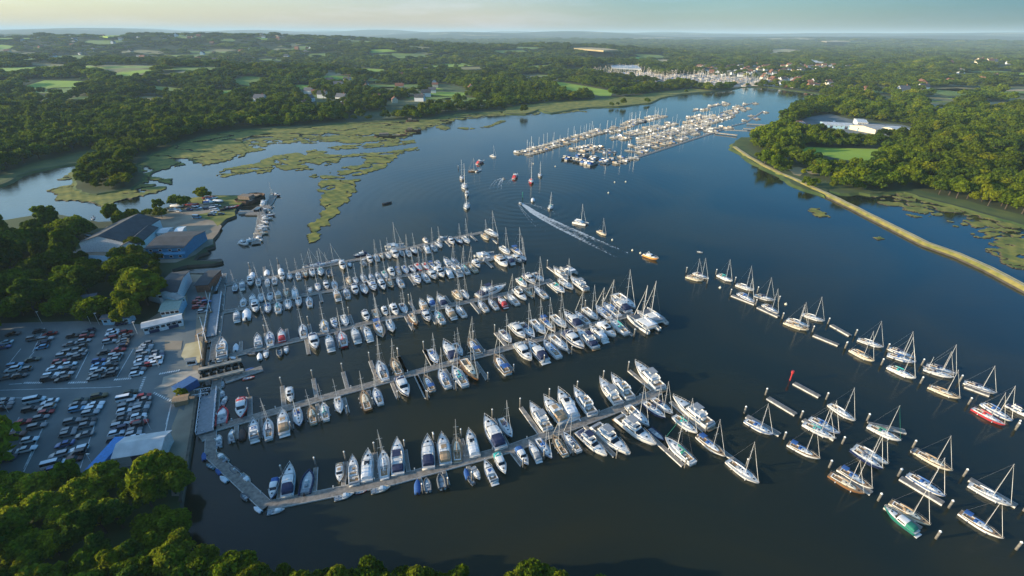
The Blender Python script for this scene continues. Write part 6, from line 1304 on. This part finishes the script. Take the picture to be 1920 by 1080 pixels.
sz = (.62+rd.random(X.shape)**1.6*.95)*(1+.18*np.sin(X*.03)*np.sin(Y*.027)); 
sz = np.where((U < -70) & (V > 500) & (V < 905), sz*1.5, np.where((U < -70) & (V >= 905), sz*.6, sz)); order = np.argsort(Dp/sz); inview = (U > -60) & (U < 1980) & (V < 1150)  # unseen trees left of view sized for shade: taller by the car park, smaller below
order = [i for i in order if inview[i]]
ind = order[:270]; indset = np.zeros(X.shape, bool); indset[ind] = True
TR_ = []
CW = PC('X', 30, 425, LZ)
def put_tree(x, y, z, s, me, nm='broadleaf_tree', hs=1.0, k=0):
    o = empty(nm, (x, y, z), random.uniform(0, 6.28)); c = bpy.data.objects.new('crown', me); S.collection.objects.link(c); c.parent = o
    t = bpy.data.objects.new('trunk', TRK[k % 3]); S.collection.objects.link(t); t.parent = o; o.scale = (s, s, s*hs); return o
groups = {}
for j, i in enumerate(ind):
    x, y = X[i], Y[i]; u, v = U[i], V[i]
    if v > 850: zn, txt = 'w', 'in the dense wood along the bottom left'
    elif u < 420 and y < 420: zn, txt = 'l', 'in the shaded wood above the car park'
    elif u > 1300: zn, txt = 'r', 'in the wood behind the lagoon on the right'
    else: zn, txt = 'f', 'at the edge of the woods on the far bank'
    hi = Dp[i] < 290; me = (HI if hi else MIDC)[int(rd.integers(0, 99)) % (5 if hi else 4)]
    if zn == 'w' and rd.random() < .5: me = HIY[int(rd.integers(0, 2))]  # half this wood gets brighter yellow leaves, sunlit tops put into the colour
    o = put_tree(x, y, ZZ[i], (.95*sz[i] if zn != 'w' else .40+.30*sz[i]), me, k=j, hs=rd.uniform(.9, 1.12)); groups.setdefault((zn, txt), []).append((u, v, o, 'yellowish' if me in HIY else ('dark' if me.materials[0] == LEAFD else 'green')))
EX = [('X',277,572,1.5,1),('X',262,548,1.15,0),('X',296,560,.9,1),('X',250,512,.9,0),('X',268,505,.85,0),('X',252,418,.9,0),('X',232,424,.8,1),('X',304,408,.7,0),('X',186,512,.5,0),('X',255,470,.8,0),('X',236,498,1.0,0),('X',262,494,.9,1),('Q',435,880,.35,0),('X',318,905,1.0,0),('X',300,914,.9,1),('X',330,925,.8,0),('X',1560,352,.5,1),('X',246,600,.8,1),('X',225,605,.6,0),('X',200,598,.5,1)]
EX2 = [(380,1078,1.0),(445,1096,1.15),(480,1112,.95),(525,1108,.8),(575,1112,.95),(610,1104,.7),(645,1108,.9),(690,1106,1.0),(735,1112,.8),(760,1104,.75),(795,1108,.95),(830,1122,.8),(965,1112,.95),(1002,1106,1.0),(1040,1118,.85),(1120,1128,.8),(345,1040,.9),(330,1000,.9),(412,1092,.8)]
for i, (u, v, s) in enumerate(EX2):
    s *= .70; v += (2 if v > 1085 else 0); p = PC('X', u, v, LZ); o = put_tree(p.x, p.y, LZ, s, [HIY[0], HI[0], HIY[1], HI[2]][i % 4], 'broadleaf_tree', k=i); groups.setdefault(('b', 'along the bottom edge'), []).append((u, v, o, 'green and yellow'))
for c, u, v, s, k in EX:
    p = PC(c, u, v, LZ); o = put_tree(p.x, p.y, LZ, s, HIY[k], 'willow_tree', k=k); groups.setdefault(('y', 'near the boatyard and car park edges'), []).append((px(c, u, v)[0], v, o, 'sunlit yellow-green'))
for (zn, txt), l in groups.items():
    l.sort(key=lambda t: t[0]); seen = {}
    for u, v, o, c in l: seen[c] = seen.get(c, 0)+1; tag(o, '%s leafy tree, %s from left %s' % (c, ordw(seen[c]), txt), 'tree', 'trees '+txt)
# poplars on the far bank
pm = crown_mesh('crown_poplar', 41, 10, 130, .45, LEAF, Rr=2.2, Hh=10, tall=1.0)
for i, (u, v) in enumerate(((28,660),(110,650),(158,655),(200,640),(278,640),(510,590),(125,640))):
    p = PC('L2', u, v, LZ); o = empty('poplar_tree', (p.x, p.y, LZ)); c = bpy.data.objects.new('crown', pm); S.collection.objects.link(c); c.parent = o; t = bpy.data.objects.new('trunk', TRK[0]); S.collection.objects.link(t); t.parent = o; o.scale = (1.1, 1.1, 1.9)
    tag(o, 'tall narrow poplar, %s of those standing on the far bank' % ordw(i+1), 'tree', 'poplars on the far bank')
# all the other trees: woods nobody could count
rest = ~indset
Xr, Yr, Zr, Sr, SPr, Dr = [a[rest] for a in (X, Y, ZZ, sz, SP, Dp)]
src = [o for o in bpy.data.objects if o.name.startswith('crown')]
srcs = []
for m_ in MIDC:
    srcs.append(next((o for o in src if o.data == m_), None))
for i_, s_ in enumerate(srcs):
    if s_ is None:
        p = PC('X', 1500+i_*60, 215-i_*3, LZ); o = put_tree(p.x, p.y, LZ, 1, MIDC[i_]); tag(o, 'dark leafy tree standing behind the right bank boatyard, number %s' % ordw(i_+1), 'tree', 'trees behind the right bank boatyard'); srcs[i_] = o.children[0] if o.children else [c for c in bpy.data.objects if c.data == MIDC[i_]][0]
me = bpy.data.meshes.new('woodland'); me.from_pydata(np.stack([Xr, Yr, Zr], 1).tolist(), [], []); n_ = len(Xr)
def attr(nm, tp, dat):
    a = me.attributes.new(nm, tp, 'POINT'); a.data.foreach_set('vector' if tp == 'FLOAT_VECTOR' else 'value', dat)
wide = SPr/8.2*.98; hgt = np.minimum(wide, 1+(wide-1)*.10)*1.0
rr_ = rd.uniform(.88, 1.15, n_)
attr('tscale', 'FLOAT_VECTOR', np.stack([Sr*wide, Sr*wide, Sr*hgt*rr_], 1).astype(np.float32).ravel())
attr('trot', 'FLOAT', rd.uniform(0, 6.28, n_).astype(np.float32)); attr('tidx', 'INT', rd.integers(0, 4, n_).astype(np.int32))
wo = bpy.data.objects.new('woodland', me); S.collection.objects.link(wo)
ng = bpy.data.node_groups.new('scatter_trees', 'GeometryNodeTree'); ng.interface.new_socket('Geometry', in_out='INPUT', socket_type='NodeSocketGeometry'); ng.interface.new_socket('Geometry', in_out='OUTPUT', socket_type='NodeSocketGeometry')
N_ = ng.nodes; gi = N_.new('NodeGroupInput'); go = N_.new('NodeGroupOutput'); ip = N_.new('GeometryNodeInstanceOnPoints'); ip.inputs['Pick Instance'].default_value = True
gj = N_.new('GeometryNodeJoinGeometry')
for s_ in reversed(srcs):
    oi = N_.new('GeometryNodeObjectInfo'); oi.inputs['Object'].default_value = s_; oi.inputs['As Instance'].default_value = True; oi.transform_space = 'ORIGINAL'; ng.links.new(oi.outputs['Geometry'], gj.inputs[0])
def na_(nm, tp): a = N_.new('GeometryNodeInputNamedAttribute'); a.data_type = tp; a.inputs['Name'].default_value = nm; return a.outputs['Attribute']
cb = N_.new('ShaderNodeCombineXYZ'); ng.links.new(na_('trot', 'FLOAT'), cb.inputs['Z'])
ng.links.new(gi.outputs[0], ip.inputs['Points']); ng.links.new(gj.outputs[0], ip.inputs['Instance']); ng.links.new(na_('tidx', 'INT'), ip.inputs['Instance Index']); ng.links.new(cb.outputs[0], ip.inputs['Rotation']); ng.links.new(na_('tscale', 'FLOAT_VECTOR'), ip.inputs['Scale'])
ng.links.new(ip.outputs[0], go.inputs[0]); md = wo.modifiers.new('trees', 'NODES'); md.node_group = ng
tag(wo, 'unbroken mass of woodland covering both banks to the horizon', 'woodland', kind='stuff')
print('TREES', len(ind), n_, 'COUNT', COUNT, 'OBJ', len(bpy.data.objects))
# ------------------------------------------------------------------ haze: real air between here and the horizon
hb = MB().box(-46500, 46500, -1800, 46500, -1.5, 230).build('haze', [])
hm = bpy.data.materials.new('haze_air'); hm.use_nodes = True; n = hm.node_tree; n.nodes.remove(n.nodes['Principled BSDF']); pv = n.nodes.new('ShaderNodeVolumePrincipled'); pv.inputs['Density'].default_value = .75e-4; pv.inputs['Color'].default_value = (.62, .86, 1.0, 1)
n.links.new(pv.outputs[0], n.nodes['Material Output'].inputs['Volume']); hb.data.materials.clear(); hb.data.materials.append(hm); tag(hb, 'pale evening haze over the whole river valley', 'haze', kind='stuff')
# nothing that was only built as a pattern is left behind
for nm_, (r_, L_) in list(PROTO.items()):
    if nm_ in LOOK or nm_[:2] in ('fs', 'fm', 'h_'):
        if nm_ in USED or nm_ in HU: continue
        def rm(o):
            for c in kids(o): rm(c)
            bpy.data.objects.remove(o)
        rm(r_)
